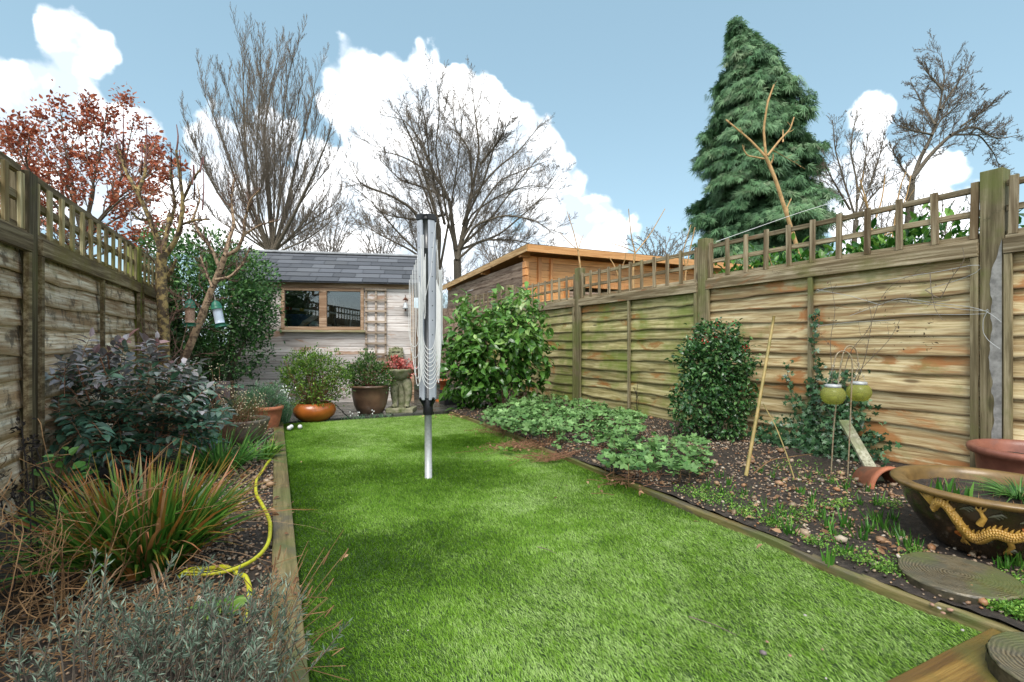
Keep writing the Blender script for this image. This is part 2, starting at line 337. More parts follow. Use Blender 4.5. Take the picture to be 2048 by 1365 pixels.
def T_star(n=5):
    pts = [(0, .3, .03)]; m = n*2
    for i in range(m+1):
        a = -PI*.8+2*PI*.8*i/m; r = (.36 if i % 2 == 0 else .68)*(1.12 if abs(i-m/2) < 1.5 else .9); pts.append((math.sin(a)*r, .3+math.cos(a)*r, 0))
    return np.array(pts), [(0, i+1, i+2) for i in range(m)]
def T_peb():
    import bmesh
    bm = bmesh.new(); bmesh.ops.create_icosphere(bm, subdivisions=1, radius=.5); v = np.array([x.co[:] for x in bm.verts]); f = [tuple(q.index for q in p.verts) for p in bm.faces]; bm.free()
    v *= (1+.12*(vnoise(v[:, 0]*4+9, v[:, 1]*4+9, v[:, 2]*4+9)-.5))[:, None]; v[:, 2] *= .55; v[:, 0] *= .8; return v, f
def rdir(n, up=0.):
    v = rng.normal(size=(n, 3)); v[:, 2] += up; return nrm(v)
def blob_points(lobes, n, shell=.55):
    """random points in the outer part of a union of ellipsoids: lobes = (centre xyz, radii xyz or r)"""
    w = np.array([np.prod(np.broadcast_to(l[1], 3))**(2/3) for l in lobes]); w /= w.sum(); out = []; nr = []
    for l, k in zip(lobes, w):
        m = int(n*k)+1; d = rdir(m); r = (shell**3+(1-shell**3)*rng.random(m))**(1/3)
        rad = np.broadcast_to(np.array(l[1], float), 3)
        bumpy = .82+.36*fbm(d[:, 0]*2.2+l[0][0]*3+20, d[:, 1]*2.2+20, d[:, 2]*2.2+20, 3, 3)
        out.append(np.array(l[0])+d*rad*r[:, None]*bumpy[:, None]); nr.append(d)
    return np.concatenate(out), np.concatenate(nr)
def foliage(lobes, n, size, tmpl, per=8, sig=.06, shell=.55, outw=.6, up=.4, zmin=None, jitter=.48, mb=None, tint=None):
    """leaf clusters through the volume; each cluster leans outwards and upwards"""
    mb = mb or MB(); c, d = blob_points(lobes, n//per, shell)
    pos = np.repeat(c, per, 0)+rng.normal(size=(len(c)*per, 3))*sig; dd = np.repeat(d, per, 0)
    if zmin is not None:
        k = pos[:, 2] > zmin; pos = pos[k]; dd = dd[k]
    m = len(pos); ax = nrm(dd*outw+rdir(m)*.8+np.array([0, 0, up])); nr = nrm(dd*.6+rdir(m)*.5+np.array([0, 0, .8]))
    tt = None
    if tint is not None: tt = tint(pos, dd)
    mb.inst(tmpl[0], tmpl[1], pos, ax, nr, size*(1+jitter*(rng.random(m)-.5)*2), tt); return mb
def blades(mb, base, ax, length, width, curve, seg=4, tint=None):
    """curved grass-like blades"""
    n = len(base); ax = nrm(ax); side = nrm(np.cross(ax, np.array([0, 0, 1.])+rng.normal(size=(n, 3))*.3)); out = nrm(ax*np.array([1, 1, 0])+1e-6)
    length = np.broadcast_to(length, (n,)); width = np.broadcast_to(width, (n,)); curve = np.broadcast_to(curve, (n,))
    k = seg*2+1; V = np.zeros((n, k, 3)); T = np.zeros((n, k, 3)); tint = rng.random(n) if tint is None else tint
    for i in range(seg+1):
        t = i/seg; c = base+ax*(length*t)[:, None]+out*(length*curve*t*t)[:, None]*.6-np.array([0, 0, 1.])*(length*curve*t**2.2)[:, None]*.75
        w = width*(1-t**1.7)*.5
        if i < seg: V[:, 2*i] = c-side*w[:, None]; V[:, 2*i+1] = c+side*w[:, None]; T[:, 2*i, 2] = T[:, 2*i+1, 2] = t
        else: V[:, 2*i] = c; T[:, 2*i, 2] = 1
    T[:, :, 0] = tint[:, None]; T[:, :, 1] = rng.random(n)[:, None]
    b = np.arange(n)[:, None]*k
    for i in range(seg-1): mb.F.append(b+np.array([[2*i, 2*i+1, 2*i+3, 2*i+2]])+mb.n)
    mb.F.append(b+np.array([[2*seg-2, 2*seg-1, 2*seg]])+mb.n)
    mb.V.append(V.reshape(-1, 3)); mb.T.append(T.reshape(-1, 3)); mb.n += n*k; return mb
def resample(pts, n):
    pts = np.asarray(pts, float); d = np.r_[0, np.cumsum(np.linalg.norm(np.diff(pts, axis=0), axis=1))]; t = np.linspace(0, d[-1], n)
    return np.stack([np.interp(t, d, pts[:, i]) for i in range(pts.shape[1])], 1)
def smooth(pts, n, it=2):
    p = resample(pts, n)
    for _ in range(it*max(1, n//12)): p[1:-1] = (p[:-2]+2*p[1:-1]+p[2:])/4
    return p
def branching(mb_thick, mb_thin, limbs, levels, thin=.012, up=.35, wob=.12, ang=(.45, .95), ratio=.5, dens=6, minr=.003, gaps=.15, droop=0., sides=5, rmax=9.):
    """limbs = [(points, r0, r1)]; grows side branches `levels` deep"""
    todo = [(smooth(p, max(6, len(p)*4), 1), r0, r1, 0) for (p, r0, r1) in limbs]; ends = []
    while todo:
        pts, r0, r1, lv = todo.pop(); m = len(pts); rad = np.linspace(r0, r1, m)
        (mb_thick if r0 > thin else mb_thin).tube(pts, np.maximum(rad, minr), sides if r0 > thin else 3, t=(random.random(), random.random(), lv/4))
        if lv >= levels: ends.append((pts[-1], pts[-1]-pts[-2])); continue
        L_ = np.linalg.norm(np.diff(pts, axis=0), axis=1).sum(); nb = max(2, int(dens*(.6+.8*random.random())*(1.6, 1, .62, .5)[lv]))
        for q in range(nb):
            t = gaps+(1-gaps)*(q+random.random())/nb; x = t*(m-1); i = min(int(x), m-2); p = pts[i]+(pts[i+1]-pts[i])*(x-i); d = nrm(pts[i+1]-pts[i])
            a = random.uniform(*ang); s_ = rng.normal(size=3); s_ = nrm(s_-d*(s_@d)); nd = nrm(d*math.cos(a)+s_*math.sin(a)+np.array([0, 0, up-droop*lv]))
            l2 = L_*ratio*random.uniform(.55, 1.15)*(1.15-.75*t); n_ = 5 if lv < levels-1 else 4
            pp = [p]; cur = nd
            for _ in range(n_-1):
                cur = nrm(cur+rng.normal(size=3)*wob+np.array([0, 0, up*.12-droop*.1])); pp.append(pp[-1]+cur*l2/(n_-1))
            rr = min(rmax, (r0+(r1-r0)*t)*random.uniform(.45, .65)); todo.append((np.array(pp), max(rr, minr), max(rr*.45, minr*.8), lv+1))
    return ends

# ------------------------------------------------------------------ ground, beds, lawn
def inpoly(x, y, poly):
    r = np.zeros(len(x), bool); n = len(poly)
    for i in range(n):
        x1, y1 = poly[i][:2]; x2, y2 = poly[(i+1) % n][:2]
        c = ((y1 > y) != (y2 > y)) & (x < (x2-x1)*(y-y1)/(y2-y1+1e-12)+x1); r ^= c
    return r
def soilmat():
    m, nt, b, N, L = newmat('dark_soil'); tc = N('ShaderNodeTexCoord'); n = noise(N, L, tc.outputs['Object'], 30, 12, .7); n2 = noise(N, L, tc.outputs['Object'], 3.5, 5)
    r = ramp(N, [(.3, (.014,.010,.007)), (.52, (.045,.032,.023)), (.75, (.12,.09,.065))]); L(n.outputs['Fac'], r.inputs[0])
    c = mixc(N, L, rng_map(N, L, n2.outputs['Fac'], .5, .7, 0, .6), r.outputs[0], (.022,.015,.011)); L(c, b.inputs['Base Color']); b.inputs['Roughness'].default_value = .7
    bump(N, L, b, n.outputs['Fac'], 1, .02); return m
M['soil'] = soilmat()
M['turfbase'] = plain('turf_backing', (.035,.075,.012), .9, sc=60, bp=.5)
M['land'] = plain('rough_grass_land', (.07,.09,.03), .9, sc=3, bp=.3)
g = MB(); g.box((0, 60, -.32), (600, 600, .5)); tag(g.build('ground', M['land']), kind='structure')
EDGE = [(1979,1270),(1843,1224),(1741,1183),(1638,1140),(1536,1089),(1400,1036),(1304,995),(1243,968),(1174,940),(1110,914),(1040,884),(950,847),(898,829)]
edge = [G(*e)[:2] for e in EDGE]
yF = G(1975, 1265)[1]; y0 = .05; XL = .075
fc = G(1980, 1271)[:2]; yB = G(564, 849)[1]
lawn_poly = [(XL, yF-.02), (fc[0], fc[1])]+[tuple(e) for e in edge[1:]]+[tuple(G(892, 829)[:2]), tuple(G(564, 849)[:2])]
lawn_poly = [(XL, yF-.0), *lawn_poly[1:]]
# lawn backing
lp = np.array([(x, y, .0) for x, y in lawn_poly]); g = MB(); g.add(lp, [tuple(range(len(lp)))]); tag(g.build('lawn_base', M['turfbase'], org=(1, 2, 0)), kind='structure')
def turf():
    P2 = np.array(lawn_poly); lo, hi = P2.min(0), P2.max(0); A = np.prod(hi-lo); n = int(A*56000)
    x = rng.uniform(lo[0], hi[0], n); y = rng.uniform(lo[1], hi[1], n); k = inpoly(x, y, lawn_poly); x, y = x[k], y[k]; n = len(x)
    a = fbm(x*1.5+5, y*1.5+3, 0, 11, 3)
    patch = np.clip((a-.28)*3.6, 0, 1)                       # brushed-up against flattened pile; its sheen is also painted into the blade tint
    dc = G(857, 957); patch *= np.clip((np.hypot(x-dc[0], (y-dc[1])*1.1)-.30)/.45, 0, 1)*.9+.1  # shade around the airer foot, painted as darker blades
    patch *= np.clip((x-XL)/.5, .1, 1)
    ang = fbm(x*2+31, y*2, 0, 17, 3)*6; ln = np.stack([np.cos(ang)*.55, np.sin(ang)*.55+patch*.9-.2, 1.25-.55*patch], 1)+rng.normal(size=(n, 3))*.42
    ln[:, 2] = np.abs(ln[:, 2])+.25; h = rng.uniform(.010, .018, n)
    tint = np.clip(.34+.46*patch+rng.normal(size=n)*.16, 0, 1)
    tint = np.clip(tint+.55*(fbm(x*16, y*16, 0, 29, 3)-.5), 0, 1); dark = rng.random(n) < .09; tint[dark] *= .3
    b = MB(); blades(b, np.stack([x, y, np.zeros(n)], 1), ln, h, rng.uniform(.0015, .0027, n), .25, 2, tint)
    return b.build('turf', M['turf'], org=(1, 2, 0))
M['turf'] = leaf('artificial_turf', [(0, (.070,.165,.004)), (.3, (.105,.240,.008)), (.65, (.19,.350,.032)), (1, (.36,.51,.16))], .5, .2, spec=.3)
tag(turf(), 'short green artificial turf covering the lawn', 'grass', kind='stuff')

def bedmesh(name, poly, z, amp, seed):
    P2 = np.array(poly); lo, hi = P2.min(0), P2.max(0); st = .035
    xs = np.arange(lo[0], hi[0]+st, st); ys = np.arange(lo[1], hi[1]+st, st); X, Y = np.meshgrid(xs, ys, indexing='ij')
    Z = z+amp*(fbm(X*3, Y*3, 0, seed, 5)-.5)*2+.012*(vnoise(X*28, Y*28, 0, seed+9)-.5)
    n, m = X.shape; V = np.stack([X, Y, Z], -1).reshape(-1, 3); i = np.arange(n-1)[:, None]; j = np.arange(m-1)[None, :]
    F = np.stack([i*m+j, (i+1)*m+j, (i+1)*m+j+1, i*m+j+1], -1).reshape(-1, 4); c = V[F].mean(1); k = inpoly(c[:, 0], c[:, 1], poly)
    b = MB(); b.add(V, F[k]); o = b.build(name, M['soil'], smooth=True); return tag(o, kind='structure')
def bedz(x, y, z, amp, seed): return z+amp*(fbm(x*3, y*3, 0, seed, 5)-.5)*2
RF0 = P(1990, HOR, 4350/(1990-524))[:2]; RF1 = P(1160, HOR, 4350/(1160-524))[:2]; rdirF = nrm(RF1-RF0); rang = math.atan2(rdirF[1], rdirF[0])
def RFpt(s_): return RF0+rdirF*s_
off = [tuple(np.array(e)+np.array([.03, .03])) for e in edge]
rightbed = [tuple(RFpt(-2.6)), tuple(RFpt(6.0)), tuple(off[-1])]+off[::-1][1:]+[(off[0][0]+.03, yF-1.2)]
leftbed = [(-1.13, .1), (-1.13, 7.2), (-.2, 6.6), (-.012, yB), (-.012, .1)]
bedmesh('flower_bed', rightbed, .035, .02, 5); bedmesh('flower_bed', leftbed, .02, .02, 15)
# paving at the back, wet slate slabs
def pave():
    m, nt, b, N, L = newmat('wet_slate'); tc = N('ShaderNodeTexCoord'); n = noise(N, L, tc.outputs['Object'], 6, 9, .65); s_ = tintsep(N, L)
    r = ramp(N, [(.3, (.035,.037,.032)), (.7, (.12,.12,.10))]); L(n.outputs['Fac'], r.inputs[0]); c = mixc(N, L, rng_map(N, L, s_.outputs[0], 0, 1, 0, .4), r.outputs[0], (.06,.055,.035))
    L(c, b.inputs['Base Color']); rr = rng_map(N, L, n.outputs['Fac'], .4, .6, .12, .45); L(rr, b.inputs['Roughness']); bump(N, L, b, n.outputs['Fac'], .3, .01); return m
M['slate'] = pave(); g = MB()
for i in range(9):
    for j in range(6):
        xx = -1.0+i*.5; yy = yB+.13+.04*xx+j*.5
        g.box((xx, yy+.25, -.02+random.uniform(-.002, .002)), (.485, .485, .05), rz=.03)
tag(g.build('patio', M['slate'], bevel=.004), kind='structure')
# timber edging
def strip(name, pts, w, z0_, z1_, mat, label, cat='edging'):
    p = np.array(pts); d = nrm(np.gradient(p, axis=0)); nrml = np.stack([d[:, 1], -d[:, 0]], 1)
    if w < 0: nrml = -nrml; w = -w
    a = p; c = p+nrml*w; n = len(p); rise = .004*(fbm(p[:, 0]*4, p[:, 1]*4, 0, 4)-.5)*2
    V = np.concatenate([np.c_[a, np.full(n, z0_)], np.c_[a, z1_+rise], np.c_[c, z1_+rise], np.c_[c, np.full(n, z0_)]]); F = []
    for i in range(n-1):
        for k in range(3): F.append((k*n+i, k*n+i+1, (k+1)*n+i+1, (k+1)*n+i))
    F.append((0, n, 2*n, 3*n)); F.append((n-1, 4*n-1, 3*n-1, 2*n-1))
    b = MB(); b.add(V, F); o = b.build(name, mat, org=(*p[n//2], 0), bevel=.004); return tag(o, label, cat)
ep = resample([G(2060, 1309)[:2]]+edge, 66); ep[:, 1] += .01*(vnoise(ep[:, 0]*3, ep[:, 1]*3)-.5)
strip('timber_edging', ep, .046, -.06, .03, M['sleeper'], 'long thin mossy timber edging along the right side of the lawn')
lt = np.stack([np.full(50, XL+.0), np.linspace(.4, yB, 50)], 1); strip('timber_edging', lt, -.085, -.06, .035, M['sleeper'], 'straight timber edging board between the lawn and the yellow hose')
ft = np.stack([np.linspace(-.1, fc[0]+.02, 40), np.full(40, yF-.012)], 1); strip('timber_sleeper', ft, .16, -.06, .022, M['sleeperF'], 'wet orange timber sleeper at the front corner of the lawn', 'sleeper')

# gravel and pebbles
M['pebble'] = leaf('mixed_pebbles', [(0, (.05,.04,.035)), (.25, (.20,.14,.10)), (.5, (.34,.25,.16)), (.7, (.30,.14,.06)), (.88, (.36,.29,.21)), (1, (.50,.44,.36))], .45, 0, spec=.45)
PT = T_peb()
def gravel(name, poly, n, z, amp, seed, label, dens=None, smin=.004, smax=.011, big=.03):
    P2 = np.array(poly); lo, hi = P2.min(0), P2.max(0); x = rng.uniform(lo[0], hi[0], n); y = rng.uniform(lo[1], hi[1], n)
    k = inpoly(x, y, poly)
    if dens is not None: k &= rng.random(n) < dens(x, y)
    x, y = x[k], y[k]; n = len(x); s_ = rng.uniform(smin, smax, n)*2; q = rng.random(n) < big; s_[q] *= rng.uniform(1.6, 3.4, q.sum())
    zz = bedz(x, y, z, amp, seed)+s_*.18+.002; b = MB()
    a = rng.random(n)*2*PI; ax = np.stack([np.cos(a), np.sin(a), rng.normal(size=n)*.25], 1); nr = np.stack([rng.normal(size=n)*.3, rng.normal(size=n)*.3, np.ones(n)], 1)
    b.inst(PT[0], PT[1], np.stack([x, y, zz], 1), ax, nr, s_); return tag(b.build(name, M['pebble'], smooth=True, org=(*P2.mean(0), 0)), label, 'gravel', kind='stuff')
gravel('gravel', leftbed, 26000, .02, .02, 15, 'small brown gravel scattered over the left flower bed', lambda x, y: np.clip((x+.75)/.5, .05, 1)*np.clip(fbm(x*4, y*4, 0, 3)*1.6, .1, 1), .004, .0095, .03)
gravel('gravel', rightbed, 26000, .035, .02, 5, 'mixed orange and cream pebbles scattered over the right flower bed', lambda x, y: np.clip(fbm(x*3.1, y*3.1, 0, 8)*2.4-.6, .03, 1)*np.clip(1.3-(y-2)*.25, .15, 1), .004, .010, .06)

# ------------------------------------------------------------------ fences
def fence(name, label, origin, ang, side, posts, zc, ztr, pb, style, mats, zb=.03, nb=10, seed=1, postw=.1):
    """local X runs along the fence, the garden is on the side*Y side"""
    root = thing(name, label, 'fence', (*origin, 0), ang, local=True)
    for i, (s_, zt) in enumerate(posts):
        b = MB(); b.box((s_, 0, (zt-.1)/2), (postw, postw, zt+.1)); pm = mats.get(('post', i), mats['post']); o = b.build('post', pm, root, bevel=.004)
        if i in mats.get('cement', ()):
            k = MB(); n = 60; zz = np.linspace(.1, 1.45, n); w1 = .020+.045*fbm(zz*5, 0*zz+3, 0, 5)+.012*vnoise(zz*30, 0*zz); w1 = np.where(zz > 1.3, w1*(1.45-zz)/.15, w1)
            x1 = s_-postw/2+.003; y1 = side*(postw/2+.0025)
            V = np.concatenate([np.c_[np.full(n, x1), np.full(n, y1), zz], np.c_[x1+w1, np.full(n, y1), zz], np.c_[np.full(n, x1), np.full(n, y1-side*.004), zz], np.c_[x1+w1, np.full(n, y1-side*.004), zz]])
            F = [(j, j+1, n+j+1, n+j) for j in range(n-1)]+[(n+j, n+j+1, 3*n+j+1, 3*n+j) for j in range(n-1)]
            k.add(V, F); k.build('cement_smear', M['cement'], o)
    for i in range(len(posts)-1):
        a = posts[i][0]+postw/2+.004; c = posts[i+1][0]-postw/2-.004; Ln = c-a; dz = mats.get(('dz', i), 0); z1 = zc[0]+dz; bm_ = mats.get(('board', i), mats['board'])
        pnl = MB(); sp = (z1+.02-zb)/nb; ns = 70; xs = np.linspace(a, c, ns)
        for k in range(nb+1):
            z0_ = zb+k*sp; am = .026 if style == 'R' else .020
            w = am*2*(fbm(xs*1.6+k*.15, 0*xs+seed*7+k*.55, 0, 21+seed, 3)-.5)+.008*2*(fbm(xs*3.5+k*13, 0*xs+k*3.1, 0, 31+seed, 3)-.5)
            if k == 0: w *= .3
            bul = .010*(fbm(xs*2.4+k*5, 0*xs+k, 0, 41+seed, 2)-.5)*2
            zt = min(z0_+sp+.045, z1+.05); yb = side*(.030+bul); yt = side*(.008+bul*.3)
            rows = [(z0_+w, yb-side*.014, 0), (z0_+w, yb, 0), (z0_+w*.8+sp*.22, yb-side*.004, .3), (z0_+w*.5+sp*.6, (yb*.55+yt*.45), .7), (zt+0*xs, yt+0*xs, 1), (zt+0*xs, yt-side*.010, 1)]
            V = np.concatenate([np.c_[xs, np.broadcast_to(r[1], ns), r[0]] for r in rows]); rt = (random.random(), random.random())
            T = np.concatenate([np.c_[np.full(ns, rt[0]), np.full(ns, rt[1]), np.full(ns, r[2])] for r in rows])
            F = np.array([(r*ns+j, r*ns+j+1, (r+1)*ns+j+1, (r+1)*ns+j) for r in range(5) for j in range(ns-1)]); pnl.add(V, F, T)
        po = pnl.build('fence_panel', bm_, root, smooth=False)
        bt = [(a+.02), (a+c)/2, (c-.02)]
        for x in bt:
            b = MB(); b.box((x, side*.052, (zb+z1)/2+.0), (.036, .022, z1-zb-.004)); b.build('batten', mats['batten'], po, bevel=.002)
            b = MB(); b.box((x, -side*.022, (zb+z1)/2+.0), (.036, .03, z1-zb-.004)); b.build('batten', mats['batten'], po)
        b = MB(); b.box(((a+c)/2, side*.054, (zc[0]+zc[1])/2+dz), (Ln-.002, .028, zc[1]-zc[0])); b.box(((a+c)/2, -side*.02, (zc[0]+zc[1])/2+dz), (Ln-.002, .03, zc[1]-zc[0]))
        b.build('top_rail', mats['rail'], root, bevel=.003)
        # trellis
        tb = MB(); nsl = pb; rails = [z+dz for z in ztr[:3]]
        for rz_ in rails: tb.box(((a+c)/2, side*.008+random.uniform(-.001, .001), rz_+(.004 if rz_ != rails[0] else 0)), (Ln-.004, .030, .036), rz=0)
        tb.box(((a+c)/2, side*.02, zc[1]+dz+.010), (Ln-.008, .05, .018))
        tr = tb.build('trellis', mats['rail'], root, bevel=.002)
        ztop = ztr[3]+dz
        for q in range(nsl):
            x = a+.03+(Ln-.06)*q/(nsl-1)+random.uniform(-.006, .006); s2 = MB(); tilt = random.uniform(-.008, .008)
            zlo = zc[1]+dz+.022; zhi = ztop+random.uniform(-.006, .006)
            s2.bar((x, side*.0325, zlo), (x+tilt, side*.0325, zhi), .017, .040, up=(1, 0, 0)); s2.build('slat', mats['slat'], tr, bevel=.002)
    return root
M['cement'] = plain('pale_cement', (.34,.33,.31), .9, sc=25, bp=.8, nz=.2)
sp = 2.19*.99; dR = np.linalg.norm(RF1-RF0)/2
postsR = [(-dR, 1.87), (0, 1.87), (dR, 1.865), (2*dR, 1.87), (3*dR, 1.86), (4*dR, 1.86)]
fence('wooden_fence', 'long pale brown overlap fence with trellis top behind the berry shrub and hanging lanterns', RF0, rang, 1, postsR,
      (1.365, 1.455), (1.487, 1.63, 1.775, 1.815), 11, 'R', {'post': M['postR'], 'board': M['fenceR'], ('board', 2): M['fenceRg'], ('board', 3): M['fenceRg'], ('board', 4): M['fenceRg'], 'batten': M['postR'], 'rail': M['rail'], 'slat': M['slat'], 'cement': (1,), ('dz', 2): -.02, ('dz', 3): -.02}, nb=11, seed=2, postw=.105)
ZL = lambda px: 1250/(550-px)
L0 = P(41, HOR, ZL(41))[:2]; L1 = P(267, HOR, ZL(267))[:2]; ldir = nrm(L1-L0); lang = math.atan2(ldir[1], ldir[0]); dL = np.linalg.norm(L1-L0)
fence('wooden_fence', 'silver grey overlap fence with trellis top beside the grassy red clump', L0, lang, -1, [(-dL, 1.69), (0, 1.69), (dL, 1.69), (2*dL, 1.66)],
      (1.29, 1.375), (1.41, 1.55, 1.685, 1.667), 13, 'L', {'post': M['postL'], ('post', 2): M['postLg'], 'board': M['fenceL'], 'batten': M['railL'], 'rail': M['railL'], 'slat': M['slatL']}, nb=10, seed=8, postw=.10)
# far boundary fence seen right of the shed
g = MB(); root = thing('boarded_fence', 'brown vertical board fence far behind the rotary clothes airer', 'fence', P(870, 700, 9.8)*np.array([1, 1, 0]))
a = P(700, 700, 10)*np.array([1, 1, 0]); c = P(960, 700, 10.4)*np.array([1, 1, 0]); n = 24
for i in range(n):
    p = a+(c-a)*(i+.5)/n; g.box((p[0], p[1], .78), (.115, .02, 1.56+random.uniform(-.01, .01)), rz=-TH)
g.build('boards', M['cabinside'], root); b = MB(); b.bar(a+np.array([0, .03, 1.2]), c+np.array([0, .03, 1.2]), .03, .07); b.build('rail', M['cabinside'], root)

# ------------------------------------------------------------------ shed
def shed():
    A = P(462, HOR, 6.85); B = P(824, HOR, 7.3); A[2] = B[2] = 0; d = B-A; Wd = np.linalg.norm(d); ang = math.atan2(d[1], d[0])
    root = thing('garden_shed', 'grey timber garden shed with slate coloured roof and a two pane window', 'shed', A, ang, local=True)
    dn = nrm(d)
    def loc(px, py):   # pixel -> local x,z on the front wall
        ray = FW+(px-1024)/FPX*RT+(HOR-py)/FPX*UP; c0 = np.array([0, 0, HC]); nn = np.array([-dn[1], dn[0], 0]); t = ((A-c0)@nn)/(ray@nn); p = c0+ray*t; return (p-A)@dn, p[2]
    Dp = 1.9; zE = 1.70; zR = 2.24
    wx0, wz0 = loc(563, 660); wx1, wz1 = loc(728, 578)
    # front cladding: boards broken by the opening
    cl = MB(); nbd = 15; h = zE/nbd
    def board(x0, x1, z0_, z1_):
        n = 2; t = (random.random(), random.random(), 0); V = [(x0, -.004, z0_), (x1, -.004, z0_), (x1, -.004, z1_-.012), (x0, -.004, z1_-.012), (x0, .008, z1_-.002), (x1, .008, z1_-.002), (x0, .01, z0_), (x1, .01, z0_)]
        cl.add(V, [(0, 1, 2, 3), (3, 2, 5, 4), (6, 7, 1, 0)], t)
    for k in range(nbd):
        a0, a1 = k*h, (k+1)*h
        if a1 <= wz0+.01 or a0 >= wz1-.01: board(0, Wd, a0, a1)
        else:
            zz0, zz1 = a0, a1
            if a0 < wz0: board(wx0, wx1, a0, wz0)
            if a1 > wz1: board(wx0, wx1, wz1, a1)
            board(0, wx0, a0, a1); board(wx1, Wd, a0, a1)
    front = cl.build('cladding', M['shedwood'], root)
    s_ = MB()
    for x in (0, Wd):
        s_.add([(x, 0, 0), (x, Dp, 0), (x, Dp, zE), (x, Dp/2, zR), (x, 0, zE)], [(0, 1, 2, 3, 4)])
    s_.add([(0, Dp, 0), (Wd, Dp, 0), (Wd, Dp, zE), (0, Dp, zE)], [(0, 1, 2, 3)]); s_.build('side_walls', M['shedwood'], root)
    s_ = MB(); s_.box((Wd+.005, -.008, zE/2), (.05, .03, zE)); s_.build('corner_trim', M['frame'], root); s_ = MB(); s_.box((.02, -.012, zE/2), (.045, .02, zE-.02)); s_.build('corner_trim', M['frame'], root)
    s_ = MB(); s_.box((Wd/2, -.015, zE-.035), (Wd+.06, .02, .07)); s_.build('fascia', M['frame'], root)
    # roof with shingle courses
    r = MB(); e0 = np.array([-.22, -.12, zE+.0]); ov = .09; slope = np.array([0, Dp/2+.12, zR-zE+.03]); ln = np.linalg.norm(slope); sn = slope/ln; rn = np.array([0, -sn[2], sn[1]]); nc = 7
    for k in range(nc):
        x = -.22+(-.12 if k % 2 else 0)
        while x < Wd+ov:
            w = random.uniform(.30, .36); xa, xb = max(x, -.22), min(x+w-.006, Wd+ov)
            if xb > xa+.02:
                p0 = np.array([0, e0[1], e0[2]])+sn*(ln*k/nc); p1 = np.array([0, e0[1], e0[2]])+sn*(ln*(k+1)/nc)
                t = (random.random(), random.random(), 0); jz = random.uniform(0, .003)
                V = [np.array([xa, 0, 0])+p0+rn*(.012+jz), np.array([xb, 0, 0])+p0+rn*(.012+jz), np.array([xb, 0, 0])+p1+rn*.004, np.array([xa, 0, 0])+p1+rn*.004, np.array([xa, 0, 0])+p0, np.array([xb, 0, 0])+p0]
                r.add(V, [(0, 1, 2, 3), (4, 5, 1, 0)], t)
            x += w
    r.add([np.array([-.22, e0[1], e0[2]-.012]), np.array([Wd+ov, e0[1], e0[2]-.012]), np.array([Wd+ov, Dp/2, zR+.015]), np.array([-.22, Dp/2, zR+.015]), np.array([Wd+ov, Dp+.12, e0[2]-.012]), np.array([-.22, Dp+.12, e0[2]-.012])], [(0, 1, 2, 3), (3, 2, 4, 5)])
    roof = r.build('roof', M['shingle'], root)
    r = MB(); r.box((Wd/2-.06, Dp/2, zR+.035), (Wd+.34, .16, .035)); r.build('ridge_cap', M['ridge'], roof, bevel=.01)
    r = MB()
    for x in (Wd+ov+.012, -.232):
        r.bar((x, -.13, zE-.02), (x, Dp/2, zR+.03), .022, .09); r.bar((x, Dp+.13, zE-.02), (x, Dp/2, zR+.03), .022, .09)
    r.build('barge_board', M['barge'], roof)
    # window: frame, sill, panes; things inside
    f = MB(); w = .045; mid = (wx0+wx1)/2
    for x in (wx0, wx1): f.box((x+(w/2 if x == wx0 else -w/2), -.012, (wz0+wz1)/2), (w, .05, wz1-wz0))
    f.box((mid, -.014, (wz0+wz1)/2), (.10, .05, wz1-wz0-.09))
    for z in (wz0+w/2, wz1-w/2): f.box((mid, -.012, z), (wx1-wx0-2*w-.002, .048, w))
    win = f.build('window_frame', M['frame'], root, bevel=.004)
    f = MB(); f.box((mid, -.035, wz0-.018), (wx1-wx0+.04, .09, .03)); f.build('window_sill', M['frameg'], win, bevel=.004)
    for xa, xb in ((wx0+w, mid-.05), (mid+.05, wx1-w)):
        f = MB(); f.box(((xa+xb)/2, 0, (wz0+wz1)/2), (xb-xa-.002, .004, wz1-wz0-2*w-.002)); f.build('pane', M['glass'], win)
    # interior lining (dark)
    f = MB(); V = [(.02, .02, 0), (Wd-.02, .02, 0), (Wd-.02, Dp-.02, 0), (.02, Dp-.02, 0), (.02, .02, zE-.02), (Wd-.02, .02, zE-.02), (Wd-.02, Dp-.02, zE-.02), (.02, Dp-.02, zE-.02)]
    f.add(V, [(0, 1, 2, 3), (3, 2, 6, 7), (0, 3, 7, 4), (1, 5, 6, 2)]); f.build('interior', M['inside'], root)
    def wpt(px, py, dep):
        x, z = loc(px, py); return np.array([x, dep, z])
    it = lambda nm, lb, ct, p: thing(nm, lb, ct, A+dn*p[0]+np.array([-dn[1], dn[0], 0])*p[1]+np.array([0, 0, p[2]]), ang, local=True)
    # telescopic pole behind the glass
    p0 = wpt(568, 616, .06); p1 = wpt(673, 627, .06); p2 = wpt(722, 634, .07); o = it('extension_pole', 'white telescopic pole with red and yellow grips behind the shed window', 'pole', p0)
    b = MB(); b.tube([p0-p0, p1-p0], .016, 10, cap=True); b.build('shaft', M['whiteplastic'], o, smooth=True)
    b = MB(); b.tube([p1-p0, p2-p0], .009, 8, cap=True); b.build('inner_shaft', M['galv'], o, smooth=True)
    for t0, t1, mt in ((-.03, .08, 'redp'), (.10, .13, 'redp'), (.28, .36, 'yellowp')):
        b = MB(); b.tube([(p1-p0)*t0, (p1-p0)*t1], .021, 12, cap=True); b.build('grip', M[mt], o, smooth=True)
